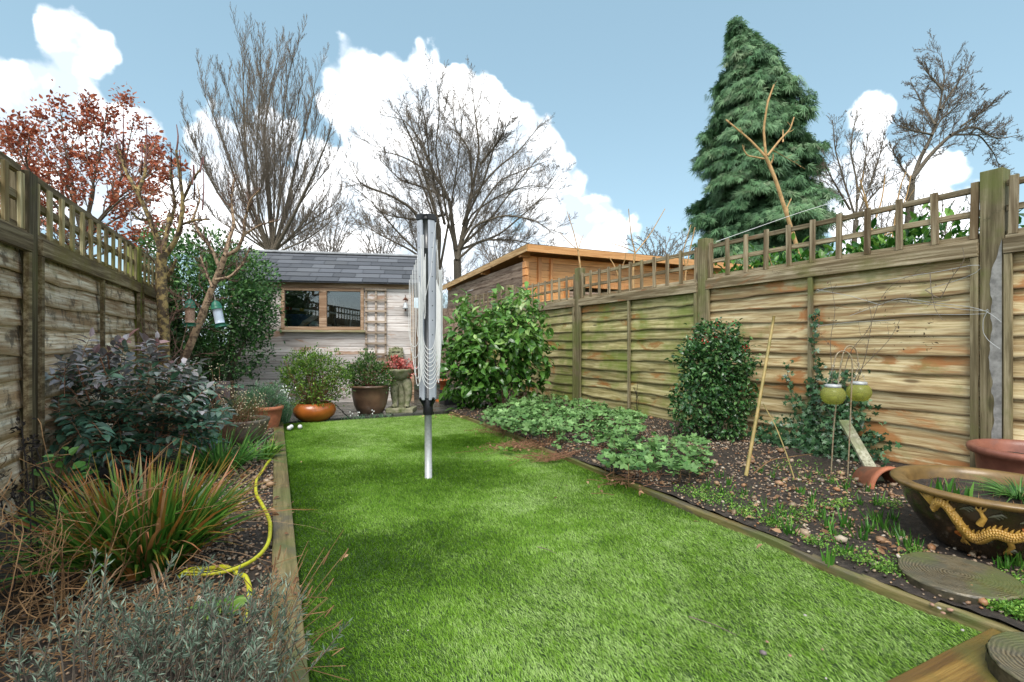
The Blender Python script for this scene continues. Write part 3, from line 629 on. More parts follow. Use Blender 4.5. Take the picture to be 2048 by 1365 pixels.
    # clutter: blue tub, folded board, crumpled sheet, boards
    q = wpt(590, 638, .27); o = it('washing_up_tub', 'blue plastic tub lying behind the left shed pane', 'tub', q); b = MB(); b.lathe([(.08, -.12), (.16, -.1), (.2, .06), (.205, .07), (.19, .06), (.15, -.08)], 32, (0, 0, 0)); b.build('shell', M['bluep'], o, smooth=True)
    q0 = wpt(590, 656, .12); q1 = wpt(640, 624, .12); o = it('loose_board', 'grey board leaning diagonally inside the left shed window', 'board', q0); b = MB(); b.bar((0, 0, 0), q1-q0, .02, .07, up=(0, 0, 1)); b.build('board', M['shedwood'], o)
    b = MB(); b.box((.02, .1, -.06), (.2, .03, .05)); b.build('end_block', M['whiteplastic'], o)
    q = wpt(629, 650, .11); o = it('crumpled_bag', 'crumpled white bag on the ledge inside the shed window', 'bag', q); b = MB()
    def crump(V): n_ = fbm(V[..., 0]*30+9, V[..., 1]*30+9, V[..., 2]*30, 2, 3); return V*(.7+.7*n_)[..., None]
    b.lathe([(.001, -.05), (.07, -.04), (.09, 0), (.06, .035), (.03, .05), (.001, .052)], 20, fn=crump); b.build('bag', M['whiteplastic'], o)
    for px0, py0, px1, py1, mt, lb in ((668, 655, 668, 596, 'blackp', 'black upright post standing behind the right shed pane'), (690, 660, 690, 612, 'inside2', 'dark narrow tool box standing in the shed behind the right pane'), ):
        q0 = wpt(px0, py0, .15); q1 = wpt(px1, py1, .15); o = it('upright_tool', lb, 'tool', q0); b = MB(); b.bar((0, 0, -.1), q1-q0, .05, .05, up=(1, 0, 0)); b.build('shaft', M[mt], o, bevel=.004); b = MB(); b.box((0, 0, (q1-q0)[2]+.01), (.09, .05, .03)); b.build('handle', M['blackp'], o)
    q0 = wpt(712, 640, .15); o = it('picture_frame', 'white framed panel leaning inside the right shed pane', 'frame', q0); b = MB()
    for s0, s1 in (((-.10, 0, -.12), (-.08, 0, .12)), ((.10, 0, -.12), (.11, 0, .11)), ((-.1, 0, .12), (.11, 0, .11))): b.bar(s0, s1, .02, .014, up=(0, 1, 0))
    b.build('border', M['whiteplastic'], o); b = MB(); b.box((0, .01, 0), (.18, .004, .22)); b.build('panel', M['inside2'], o)
    # trellis ladder on the front wall
    x0, z1 = loc(731, 577); x1, z0_ = loc(773, 716); o = it('wall_trellis', 'narrow wooden trellis ladder fixed to the shed right of the window', 'trellis', np.array([x0, 0, z0_-.12]))
    wv = x1-x0; hv = z1-z0_+.12
    for x in (.012, wv/2, wv-.012): b = MB(); b.box((x, -.024, hv/2), (.026, .014, hv)); b.build('upright', M['barge'], o, bevel=.002)
    n = 8
    for k in range(n): b = MB(); b.box((wv/2, -.040, .02+(hv-.04)*k/(n-1)), (wv+.012, .014, .030)); b.build('crossbar', M['barge'], o, bevel=.002)
    # stone face on the wall
    x, z = loc(792, 710); o = it('face_plaque', 'mossy carved stone face hung on the shed above the pink plant', 'plaque', np.array([x, -.03, z]))
    b = MB(); nn = 40; U, Vv = np.meshgrid(np.linspace(-1, 1, nn), np.linspace(-1, 1, nn), indexing='ij'); rr = np.sqrt(np.abs(U)**3+np.abs(Vv)**3)
    dpt = .05*np.clip(1-rr**2, 0, 1)**.5+.018*np.exp(-((U/.14)**2+((Vv+.0)/.28)**2))-.022*np.exp(-(((np.abs(U)-.38)/.16)**2+((Vv-.28)/.12)**2))-.03*np.exp(-((U/.3)**2+((Vv+.45)/.12)**2))+.015*np.exp(-((U/.6)**2+((Vv-.5)/.1)**2))+.008*fbm(U*4+9, Vv*4+9, 0, 3)
    b.grid(U*.10, -dpt, Vv*.105); b.box((0, .012, 0), (.17, .02, .18)); b.build('face', M['mossstone'], o, smooth=True)
    b = MB()
    for k in range(16):
        a = 2*PI*k/16; b.tube([(math.cos(a)*.075, -.015, math.sin(a)*.08), (math.cos(a)*.10, -.03, math.sin(a)*.105), (math.cos(a+.2)*.115, -.01, math.sin(a+.2)*.12)], [.016, .014, .005], 6)
    b.build('carved_hair', M['mossstone'], o, smooth=True)
    # small hanging bell ornament near the corner
    x, z = loc(811, 610); o = it('hanging_bell', 'small rusty bird bell hanging at the right corner of the shed', 'ornament', np.array([x, -.07, z]))
    b = MB(); b.lathe([(.001, .03), (.02, .028), (.03, 0), (.04, -.05), (.05, -.06), (.046, -.06), (.02, 0)], 20); b.build('bell', M['galv'], o, smooth=True)
    b = MB(); b.tube([(0, .06, .12), (0, .0, .13), (0, -.01, .09), (0, 0, .03)], .006, 6); b.tube([(-.035, 0, .06), (0, -.005, .085), (.03, 0, .06), (.02, 0, .03)], [.006, .022, .018, .004], 8); b.tube([(0, .0, -.06), (0, 0, -.1)], .01, 8, cap=True); b.build('bracket', M['rust'], o, smooth=True)
M['shingle'] = leaf('slate_shingles', [(0, (.085,.090,.10)), (.5, (.10,.105,.118)), (1, (.125,.13,.14))], .7, 0, spec=.3)
M['ridge'] = plain('ridge_felt', (.42,.43,.44), .7, sc=8); M['barge'] = wood('pale_brown_wood', 'x', (.24,.17,.11), (.42,.33,.25), (.54,.45,.37))
M['frameg'] = wood('greenish_sill', 'x', (.24,.19,.10), (.38,.32,.2), (.5,.44,.3), algae=(.25,.27,.1))
M['inside'] = plain('dark_interior', (.20,.17,.14), .9); M['inside2'] = plain('grey_interior_things', (.22,.22,.21), .8)
M['whiteplastic'] = plain('white_plastic', (.72,.74,.74), .4, nz=.05, bp=0); M['redp'] = plain('red_plastic', (.55,.03,.03), .4, bp=0); M['yellowp'] = plain('yellow_plastic', (.75,.5,.03), .4, bp=0)
M['bluep'] = plain('blue_plastic', (.05,.13,.4), .4, bp=0); M['blackp'] = plain('black_plastic', (.015,.016,.018), .4, bp=0, nz=.05); M['rust'] = plain('rusty_iron', (.16,.07,.04), .8, sc=50)
M['galv'] = plain('galvanised_steel', (.50,.52,.52), .45, metal=.25, sc=60, nz=.08, bp=.05)
M['mossstone'] = plain('mossy_stone', (.33,.31,.21), .9, sc=14, dark=(.09,.115,.03), bp=.9)
def glassmat(name, col=(1,1,1), rough=.02, tr=.75, spec=.5):
    m, nt, b, N, L = newmat(name); b.inputs['Base Color'].default_value = (*col, 1); b.inputs['Roughness'].default_value = rough
    t = N('ShaderNodeBsdfTransparent'); t.inputs[0].default_value = (*col, 1); g_ = N('ShaderNodeBsdfGlossy'); g_.inputs['Roughness'].default_value = rough
    fr = N('ShaderNodeFresnel'); fr.inputs[0].default_value = 2.1; mx = N('ShaderNodeMixShader'); L(fr.outputs[0], mx.inputs[0]); L(t.outputs[0], mx.inputs[1]); L(g_.outputs[0], mx.inputs[2])
    L(mx.outputs[0], nt.nodes['Material Output'].inputs[0]); return m
M['glass'] = glassmat('window_glass', (.85,.88,.87))
shed()

# ------------------------------------------------------------------ orange log cabin beyond the fence
def cabin():
    lat = 505/1000*9.0*math.cos(TH)        # lateral distance of the side wall's roof edge
    c0 = P(1055, HOR, 9.0); x0 = c0[0]; yN = c0[1]; yFar = yN+5.2; Wd = 5.2; zN = .85+.195*9.0; zF = zN-.24
    wx = x0+.10; wy = yN+.38
    root = thing('log_cabin', 'orange log cabin with flat sloping roof behind the right hand fence', 'cabin', (wx, wy, 0))
    def rz_(y): return zN+(zF-zN)*(y-yN)/(yFar-yN)
    b = MB(); n = 18
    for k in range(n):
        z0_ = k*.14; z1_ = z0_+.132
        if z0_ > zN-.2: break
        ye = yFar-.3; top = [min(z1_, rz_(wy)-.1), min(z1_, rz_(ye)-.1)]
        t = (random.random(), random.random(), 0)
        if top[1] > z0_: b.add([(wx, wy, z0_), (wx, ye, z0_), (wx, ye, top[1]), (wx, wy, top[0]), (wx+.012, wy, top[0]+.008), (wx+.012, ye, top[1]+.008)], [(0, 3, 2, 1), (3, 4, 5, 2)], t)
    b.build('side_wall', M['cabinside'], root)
    b = MB(); dx0, dx1 = wx+.95, wx+2.5
    for k in range(18):
        z0_ = k*.14; z1_ = min(z0_+.132, zN-.12)
        if z1_ <= z0_: break
        t = (random.random(), random.random(), 0)
        segs = [(wx, dx0), (dx1, wx+Wd)] if z0_ < 1.95 else [(wx, wx+Wd)]
        for xa, xb in segs: b.add([(xa, wy, z0_), (xb, wy, z0_), (xb, wy, z1_), (xa, wy, z1_), (xb, wy+.014, z1_+.008), (xa, wy+.014, z1_+.008)], [(0, 1, 2, 3), (3, 2, 4, 5)], t)
    b.add([(wx+Wd, wy, 0), (wx+Wd, yFar-.3, 0), (wx+Wd, yFar-.3, zF-.1), (wx+Wd, wy, zN-.1)], [(0, 1, 2, 3)]); b.add([(wx, yFar-.3, 0), (wx+Wd, yFar-.3, 0), (wx+Wd, yFar-.3, zF-.1), (wx, yFar-.3, zF-.1)], [(3, 2, 1, 0)])
    b.build('front_wall', M['cabin'], root)
    b = MB()
    for k in range(17):   # crossed log ends at the near corner
        b.box((wx+.02, wy-.07, k*.14+.066), (.07, .14, .124))
    b.box((wx+.34, wy-.02, zN/2-.06), (.07, .05, zN-.14)); b.box((wx+.60, wy-.02, zN/2-.06), (.05, .05, zN-.14))
    b.build('corner_posts', M['cabinz'], root, bevel=.006)
    b = MB(); b.box((dx0, wy-.015, .98), (.09, .06, 1.96)); b.box((dx1, wy-.015, .98), (.09, .06, 1.96)); b.box(((dx0+dx1)/2, wy-.015, 1.99), (dx1-dx0+.09, .06, .09)); dr = b.build('door_frame', M['cabinz'], root, bevel=.004)
    b = MB()
    for k in range(30): b.box(((dx0+dx1)/2, wy+.02, .1+k*.06), (dx1-dx0-.1, .02, .045))
    b.build('door_shutter', M['shutter'], dr)
    # roof slab and fascias
    b = MB(); xa, xb = x0-.0, x0+Wd+.6; V = [(xa, yN, zN-.0), (xb, yN, zN-.0), (xb, yFar, zF), (xa, yFar, zF), (xa, yN, zN+.035), (xb, yN, zN+.035), (xb, yFar, zF+.035), (xa, yFar, zF+.035)]
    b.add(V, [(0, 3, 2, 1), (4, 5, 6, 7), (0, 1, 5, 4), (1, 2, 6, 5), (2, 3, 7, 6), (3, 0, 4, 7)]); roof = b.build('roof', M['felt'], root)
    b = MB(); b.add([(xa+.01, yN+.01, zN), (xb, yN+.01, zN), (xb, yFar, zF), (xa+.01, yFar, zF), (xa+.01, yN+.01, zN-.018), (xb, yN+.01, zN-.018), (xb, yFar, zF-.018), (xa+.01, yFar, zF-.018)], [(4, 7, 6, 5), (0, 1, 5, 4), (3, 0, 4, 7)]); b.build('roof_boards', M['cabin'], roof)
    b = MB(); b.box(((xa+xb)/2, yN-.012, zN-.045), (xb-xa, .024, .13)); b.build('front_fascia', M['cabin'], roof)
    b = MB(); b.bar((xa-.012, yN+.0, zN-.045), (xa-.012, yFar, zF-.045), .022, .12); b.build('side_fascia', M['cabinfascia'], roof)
    for y in (wy-.02, wy+1.9, yFar-.5): 
        b = MB(); b.box((xa+.12, y, rz_(y)-.08), (.2, .10, .12)); b.build('purlin_end', M['cabin'], roof, bevel=.008)
M['shutter'] = plain('pale_shutter', (.52,.36,.26), .6, bp=0); M['felt'] = plain('dark_felt', (.06,.065,.06), .8)
cabin()

# ------------------------------------------------------------------ rotary clothes airer
def airer():
    Z = 3.137; base = P(857, 957, Z); base[2] = 0
    root = thing('rotary_airer', 'folded silver rotary clothes airer with looped white lines standing on the lawn', 'clothes airer', base)
    top = P(853, 434, Z); hub = P(856, 806, Z); ax = nrm(top-base)
    b = MB(); b.tube([base+[0, 0, -.02], hub], .0225, 20, cap=True); b.build('ground_tube', M['galv'], root, smooth=True)
    b = MB(); b.tube([hub, top-ax*.06], .0165, 20, cap=True); b.tube([top-ax*.20, top], .0195, 16, cap=True); b.build('pole', M['greypole'], root, smooth=True)
    b = MB(); b.tube([hub-ax*.075, hub-ax*.07, hub+ax*.02, hub+ax*.03], [.029, .031, .031, .024], 20, cap=True); hubo = b.build('hub', M['blackp'], root, smooth=True)
    # four folded arms round the pole
    for k, a in enumerate((.79, 2.36, 3.93, 5.49)):
        o = np.array([math.cos(a-TH), math.sin(a-TH), 0]); tg = np.array([-o[1], o[0], 0]); r0, r1 = .044, .050
        p0 = hub+ax*.02+o*r0; p1 = top+o*r1+ax*(-.02)
        b = MB(); b.bar(p0, p1, .044, .016, up=o); arm = b.build('arm', M['armgrey'], root, bevel=.005)
        b = MB(); b.bar(p1-ax*.012, p1+ax*.028, .050, .024, up=o); b.build('arm_cap', M['blackp'], arm, bevel=.006)
        b = MB()
        for q in range(11):
            z = p0+(p1-p0)*(.12+.8*q/10); b.tube([z+o*.0075, z+o*.0095], .0035, 8, cap=True)
        b.build('line_hole', M['blackp'], arm)
        b = MB(); b.tube([hub-ax*.03, hub-ax*.01+o*.03, hub+ax*.035+o*.062], [.012, .010, .008], 8, cap=True); b.build('strut_lever', M['blackp'], hubo, smooth=True)
    b = MB(); b.tube([top-ax*.02, top+ax*.012], [.034, .028], 16, cap=True); b.build('top_cap', M['blackp'], root, smooth=True)
    # hanging lines: U loops
    b = MB()
    def loop(x0, x1, yt0, yt1, yb, dz, pw=.30, lean=0.):
        t = np.linspace(0, 1, 40); s_ = .5-.5*np.cos(PI*np.clip((t-.5)*1.0+.5, 0, 1)); top_ = yt0+(yt1-yt0)*t; k = np.sin(PI*t)**pw
        y = top_+(yb-top_)*k; x = x0+(x1-x0)*s_+lean*k; b.tube([P(a_, c_, Z+dz) for a_, c_ in zip(x, y)], .0021, 6)
    for i in range(10): loop(845-.7*i, 873+.9*i, 600-4*i, 560+3*i, 700+8.6*i, -.085-.004*i, .30)
    for i in range(7): loop(843+.3*i, 819+3.2*i, 470+14*i, 560-10*i, (694, 716, 738, 757, 772, 676, 765)[i], -.03-.012*i, .22, -2)
    for i in range(5): loop(874, 884-1.5*i, 480+10*i, 540, (694, 712, 731, 752, 766)[i], -.02-.015*i, .22, 1)
    for i in range(3): loop(848+1.5*i, 842+2.5*i, 520-6*i, 470, 610+14*i, -.078, .3)
    for xa, ya, xb, yb in ((872, 445, 862, 545), (862, 545, 846, 620), (875, 500, 886, 690)): b.tube(smooth([P(xa, ya, Z-.09), P((xa+xb)/2-1, (ya+yb)/2, Z-.09), P(xb, yb, Z-.09)], 8), .0016, 5)
    b.build('clothes_line', M['linewhite'], root, smooth=True)
M['greypole'] = plain('grey_steel_pole', (.20,.20,.20), .4, metal=.6, nz=.05, bp=0); M['armgrey'] = plain('pale_grey_arm', (.47,.50,.55), .45, nz=.04, bp=0, sc=6)
M['linewhite'] = plain('white_line', (.80,.80,.78), .5, nz=.03, bp=0)
airer()

# ------------------------------------------------------------------ pots and ornaments
def potmat(name, c, dark, rough, coat=0, sc=9, moss=None, spec=.5):
    m, nt, b, N, L = newmat(name); tc = N('ShaderNodeTexCoord'); n = noise(N, L, tc.outputs['Object'], sc, 8, .62)
    r = ramp(N, [(.33, dark), (.62, c)]); L(n.outputs['Fac'], r.inputs[0]); cc = r.outputs[0]
    if moss: n2 = noise(N, L, tc.outputs['Object'], 5, 8, .7); cc = mixc(N, L, rng_map(N, L, n2.outputs['Fac'], .52, .66, 0, .8), cc, moss)
    L(cc, b.inputs['Base Color']); b.inputs['Roughness'].default_value = rough; b.inputs['Coat Weight'].default_value = coat; b.inputs['Coat Roughness'].default_value = .15
    bump(N, L, b, n.outputs['Fac'], .3, .004); return m
M['terra'] = potmat('terracotta', (.50,.175,.085), (.30,.10,.05), .7, moss=(.22,.13,.08)); M['orangeglaze'] = potmat('orange_glaze', (.52,.15,.025), (.30,.075,.014), .35, .5, 5)
M['brownglaze'] = potmat('brown_glaze', (.22,.125,.075), (.085,.05,.035), .3, .5, 4); M['greypot'] = potmat('grey_green_clay', (.20,.18,.14), (.10,.085,.06), .6, 0, 6, (.13,.06,.035))
M['darkglaze'] = potmat('dark_brown_glaze', (.050,.030,.013), (.022,.014,.007), .22, .6, 5); M['rimglaze'] = potmat('ochre_glaze', (.22,.13,.04), (.12,.07,.02), .4, .25, 14)
M['gold'] = potmat('ochre_relief', (.60,.35,.075), (.36,.19,.035), .4, .2, 40); M['potsoil'] = M['soil']
M['redclay'] = potmat('red_brown_clay', (.32,.12,.075), (.17,.06,.04), .5, .15, 7, (.20,.09,.07))
def pot(name, label, c, prof, mat, soilz=None, group=None, rimn=0, rimmat=None, sx=1., cat='plant pot'):
    """prof: outer profile from foot to rim, then the inner face"""
    root = thing(name, label, cat, c, 0, group); prof = np.array(prof, float)
    f = lambda V: V*np.array([sx, 1, 1])
    if rimn: b = MB(); b.lathe(prof[:rimn], 64, c, fn=f); b.build('body', mat, root, smooth=True); b = MB(); b.lathe(prof[rimn-1:], 64, c, fn=f); b.build('rim', rimmat or mat, root, smooth=True)
    else: b = MB(); b.lathe(prof, 64, c, fn=f); b.build('body', mat, root, smooth=True)
    if soilz is not None:
        rr = float(np.interp(soilz, prof[:int(np.argmax(prof[:, 1]))+1, 1], prof[:int(np.argmax(prof[:, 1]))+1, 0]))*.96; b = MB(); n = 30; rs = np.linspace(0.001, rr, 12)
        V = lambda V_: V_+np.stack([0*V_[..., 0], 0*V_[..., 0], .012*(fbm(V_[..., 0]*25+50, V_[..., 1]*25+50, 0, 2)-.5)*2], -1)
        b.lathe([(r_, soilz) for r_ in rs[::-1]], 40, c, fn=lambda q: f(V(q))); b.build('soil', M['soil'], root, smooth=True)
    return root
def gz(px, py, z=.02): p = G(px, py, z); return p
# large glazed bowl with raised golden pattern
Zd = 2.02; dc = P(1984, HOR, Zd); dc[2] = .02
profD = [(.15,0),(.19,.01),(.205,.03),(.25,.09),(.295,.17),(.318,.235),(.322,.255),(.348,.266),(.356,.277),(.350,.287),(.318,.290),(.30,.283),(.292,.26),(.28,.20)]
profD = [(a_*.93, b_*.90) for a_, b_ in profD]
dp = pot('glazed_bowl', 'large dark brown glazed bowl with raised golden dragon and ochre rim beside the log slice', dc, profD, M['darkglaze'], .21, rimn=7, rimmat=M['rimglaze'])
def relief():
    view = math.atan2(-dc[1], -dc[0]); pr = np.array(profD[:7])
    def sp_(u, z, o=0.): r = np.interp(z, pr[:, 1], pr[:, 0])+.003+o; a = view+u; return dc+np.array([math.cos(a)*r, math.sin(a)*r, z])
    b = MB()
    us = np.linspace(-.62, .60, 90); zc_ = .135+.038*np.sin((us+.62)*7.2+.9)+.025*np.cos(us*13)-.035*us
    rad = .010+.013*np.abs(np.sin(np.linspace(.12, .95, 90)*PI))**.8; path = [sp_(u, z, -r_*.45) for u, z, r_ in zip(us, zc_, rad)]; b.tube(path, rad, 8)
    for i in range(0, 90, 2):     # scale bumps along the body
        for s_ in (-1, -.5, 0, .5, 1):
            u = us[i]+(.007 if s_ in (-.5, .5) else 0); z = zc_[i]+s_*rad[i]*.75; p = sp_(u, z, rad[i]*(-.45+math.sqrt(1-(.75*s_)**2))); a = view+u
            b.tube([p-np.array([math.cos(a), math.sin(a), 0])*.004, p+np.array([math.cos(a), math.sin(a), .6])*.0022, p+np.array([math.cos(a), math.sin(a), -.8])*.0035], [.0062, .0055, .001], 6)
    for i in range(6, 88, 4):     # spikes along the back
        u, z = us[i], zc_[i]+rad[i]; b.tube([sp_(u, z-.003), sp_(u+.012, z+.008, .001), sp_(u+.03, z+.017)], [.006, .004, .0008], 5)
    for u, z, s_ in ((-.36, .13, 1), (-.12, .16, -1), (.17, .12, 1), (.38, .11, -1)):   # legs with claws
        k = [sp_(u, z), sp_(u+.05, z-.030*s_), sp_(u+.02, z-.050*s_)]; b.tube(k, [.012, .010, .006], 6)
        for c_ in (-.05, 0, .05): b.tube([k[2], sp_(u+.02+c_*.8, z-.064*s_, .003), sp_(u+.03+c_, z-.074*s_)], [.005, .004, .001], 5)
    for k in range(7):            # tail fan
        a = -.9+.3*k; b.tube([sp_(-.60, .18), sp_(-.64+.06*math.sin(a)*.8, .20+.02*math.cos(a)), sp_(-.68+.13*math.sin(a), .205+.045*math.cos(a))], [.006, .006, .001], 5)
    hu, hz = .60, .135            # head with horns and whiskers
    b.tube([sp_(hu-.06, hz), sp_(hu-.01, hz+.012, .003), sp_(hu+.05, hz+.004, .002), sp_(hu+.10, hz-.004)], [.016, .021, .014, .007], 8)
    b.tube([sp_(hu-.01, hz-.012), sp_(hu+.04, hz-.022), sp_(hu+.08, hz-.020)], [.010, .008, .003], 6)
    for k in range(11):
        a = .6+.5*k; b.tube([sp_(hu-.03, hz+.01), sp_(hu-.03+.07*math.cos(a), hz+.01+.022*math.sin(a), .002), sp_(hu-.02+.13*math.cos(a+.2), hz+.01+.042*math.sin(a+.2))], [.006, .005, .001], 5)
    b.build('dragon_relief', M['gold'], dp, smooth=True)
    b = MB()
    for (u, z) in ((-.25, .205), (.02, .195), (.3, .19), (.46, .07), (-.1, .085), (.2, .055)):
        for q in range(3): b.tube([sp_(u-.05+.03*q, z+.006*q), sp_(u+.0+.03*q, z+.010+.004*q), sp_(u+.05+.03*q, z-.002+.006*q)], [.002, .006, .002], 6)
    b.build('cloud_relief', M['cloudgrey'], dp, smooth=True)
    b = MB()
    for (u, z) in ((-.42, .10), (.28, .165), (.40, .215)):
        for q in (-1, 0, 1): b.tube([sp_(u, z), sp_(u+.05, z+.006*q), sp_(u+.10, z+.014*q)], [.006, .006, .001], 6)
    b.build('flame_relief', M['flame'], dp, smooth=True)
M['cloudgrey'] = plain('grey_relief', (.10,.10,.06), .4, bp=0); M['flame'] = plain('orange_relief', (.42,.12,.02), .4, bp=0)
relief()
# red-brown trough beside the near post
tc_ = P(2075, HOR, 2.62); tc_[2] = .03
pot('clay_trough', 'wide red brown clay planter by the tall fence post at the right edge', tc_, [(.20,0),(.215,.02),(.235,.12),(.245,.22),(.272,.228),(.280,.245),(.276,.262),(.262,.268),(.246,.262),(.236,.235),(.22,.15)], M['redclay'], .20, sx=1.0)
# half buried pot lying on its side
def sidepot():
    c = gz(1786, 977, .035); root = thing('tipped_pot', 'terracotta pot lying on its side half buried beside the glazed bowl', 'plant pot', c)
    b = MB(); n = 40; ax = nrm(np.array([.35, .93, 0])); sd_ = np.array([ax[1], -ax[0], 0]); rings = [(0, .112), (-.006, .118), (-.004, .126), (.03, .127), (.034, .117), (.2, .085), (.2, .075), (.03, .103), (0, .112)]
    a = np.arange(n)*2*PI/n
    V = np.concatenate([c+ax*t+r*(np.cos(a)[:, None]*sd_+np.sin(a)[:, None]*UP)+np.array([0, 0, -.01]) for t, r in rings]); m = len(rings)
    i = np.arange(m-1)[:, None]; j = np.arange(n)[None, :]; k = (j+1) % n; b.add(V, np.stack([i*n+j, i*n+k, (i+1)*n+k, (i+1)*n+j], -1).reshape(-1, 4))
    b.build('shell', M['terra'], root, smooth=True)
sidepot()
# pots along the back and left
c1 = gz(476, 872); c1 = P(478, HOR, 4.15)*np.array([1, 1, 0])+np.array([0, 0, .02])
pot('round_planter', 'wide grey green clay planter of dry heather left of the lawn corner', c1, [(.13,0),(.16,.02),(.205,.10),(.225,.165),(.235,.185),(.232,.198),(.218,.2),(.205,.18),(.19,.12)], M['greypot'], .17, rimn=4, rimmat=M['greypot'])
c2 = P(537, HOR, 4.85)*np.array([1, 1, 0])
pot('terracotta_pot', 'tall plain terracotta pot behind the grey green planter', c2, [(.07,0),(.085,.02),(.115,.14),(.125,.20),(.135,.205),(.135,.235),(.12,.237),(.11,.2)], M['terra'], .20)
c3 = P(629, HOR, 5.45)*np.array([1, 1, 0])
pot('orange_bowl', 'glossy bright orange squat bowl holding the biggest green bushy plant', c3, [(.10,0),(.15,.015),(.205,.065),(.225,.115),(.215,.165),(.185,.195),(.175,.2),(.165,.19),(.18,.16)], M['orangeglaze'], .17)
c4 = P(741, HOR, 6.05)*np.array([1, 1, 0])
pot('brown_glazed_pot', 'large glossy dark brown pot beside the stone planter', c4, [(.12,0),(.15,.01),(.19,.10),(.215,.22),(.222,.31),(.238,.318),(.24,.335),(.228,.342),(.21,.335),(.20,.28)], M['brownglaze'], .30)
c5 = P(886, HOR, 7.3)*np.array([1, 1, 0])
pot('bird_bath', 'small orange terracotta bird bath behind the airer', c5, [(.11,0),(.11,.02),(.05,.04),(.04,.16),(.045,.24),(.10,.27),(.155,.30),(.16,.315),(.15,.315),(.09,.285),(.001,.28)], M['orangeglaze'], None, cat='bird bath')
bx = P(905, HOR, 6.9)*np.array([1, 1, 0]); rt_ = thing('plastic_crate', 'black plastic planting crate under the glossy camellia', 'crate', bx)
b = MB()
for (x, y, sx, sy) in ((0, -.11, .30, .012), (0, .11, .30, .012), (-.145, 0, .012, .21), (.145, 0, .012, .21)): b.box(bx+np.array([x, y, .09]), (sx, sy, .18))
b.box(bx+np.array([0, 0, .012]), (.275, .2, .012)); b.build('walls', M['blackp'], rt_, bevel=.003); b = MB()
for (x, y, sx, sy) in ((0, -.122, .33, .02), (0, .122, .33, .02), (-.158, 0, .016, .22), (.158, 0, .016, .22)): b.box(bx+np.array([x, y, .185]), (sx, sy, .016))
b.build('rim', M['blackp'], rt_, bevel=.003)
# stone planter on carved legs
def statue():
    c = P(803, HOR, 6.15)*np.array([1, 1, 0]); root = thing('stone_planter', 'mossy stone planter bowl carried on two carved legs above a square slab', 'planter', c)
    r = RT; f = -FW
    b = MB(); b.box(c+np.array([0, 0, .03]), (.33, .27, .06), rz=-TH); b.build('base_slab', M['mossstone'], root, bevel=.012)
    b = MB()
    for s_ in (-1, 1):
        b.tube(smooth([c+r*(.07*s_)+UP*.06+f*.05, c+r*(.075*s_)+UP*.10+f*.02, c+r*(.085*s_)+UP*.19, c+r*(.09*s_)+UP*.27+f*.02, c+r*(.06*s_)+UP*.37, c+r*(.03*s_)+UP*.43], 16), np.interp(np.linspace(0, 1, 16), [0, .12, .3, .5, .75, 1], [.032, .028, .042, .046, .062, .07]), 14)
        b.tube([c+r*(.075*s_)+UP*.075+f*.0, c+r*(.08*s_)+UP*.078+f*.06, c+r*(.085*s_)+UP*.07+f*.10], [.03, .03, .012], 10)
    b.build('carved_legs', M['mossstone'], root, smooth=True)
    b = MB(); b.tube(smooth([c+UP*.06+f*-.04, c+UP*.2+f*-.03, c+UP*.4], 8), [.05]*8, 10); b.build('rear_support', M['mossstone'], root, smooth=True)
    b = MB(); b.lathe([(.02,.38),(.07,.385),(.12,.43),(.155,.50),(.165,.52),(.158,.53),(.14,.51),(.10,.46)], 32, c, fn=lambda V: V*(1+.10*(fbm(V[..., 0]*18+9, V[..., 1]*18+9, V[..., 2]*18, 4)[..., None]-.5))); b.build('bowl', M['mossstone'], root, smooth=True)
    return c
cs = statue()
# log slices
def log_slice(px, py, Z, r, label):
    c = P(px, HOR, Z); c[2] = .02; root = thing('log_slice', label, 'stepping stone', c, 0, 'log slice stepping stones'); n = 90; a = np.arange(n)*2*PI/n
    rad = r*(1+.05*np.sin(2*a+1)+.10*(fbm(np.cos(a)*1.6+5, np.sin(a)*1.6+5, 0, 6)-.5)+.03*(vnoise(a*9, 0*a)-.5)); rs = np.linspace(1, .01, 60)
    b = MB(); Vs = []
    for q in rs:
        zz = .047+.0004*np.sin(q*rad/r*120+2*fbm(np.cos(a)*2+5, np.sin(a)*2+5, 0, 3))+.006*(fbm(np.cos(a)*q*5+9, np.sin(a)*q*5+9, 0, 13)-.5)-(.008 if q > .985 else 0); Vs.append(np.c_[np.cos(a)*rad*q, np.sin(a)*rad*q, zz])
    V = np.concatenate(Vs)+c; m = len(rs); i = np.arange(m-1)[:, None]; j = np.arange(n)[None, :]; k = (j+1) % n; b.add(V, np.stack([i*n+j, i*n+k, (i+1)*n+k, (i+1)*n+j], -1).reshape(-1, 4), (random.random(), random.random(), 0))
    b.build('rings', M['logtop'], root, smooth=True)
    b = MB(); zs = np.linspace(-.03, .040, 6); Vs = [np.c_[np.cos(a)*rad*(1.0+.02*vnoise(a*14, 0*a+z*90, 0, 3)), np.sin(a)*rad*(1.0+.02*vnoise(a*14, 0*a+z*90, 0, 3)), np.full(n, z)] for z in zs]; V = np.concatenate(Vs)+c; m = 6
    i = np.arange(m-1)[:, None]; b.add(V, np.stack([i*n+j, i*n+k, (i+1)*n+k, (i+1)*n+j], -1).reshape(-1, 4)); b.build('bark', M['logbark'], root, smooth=True)
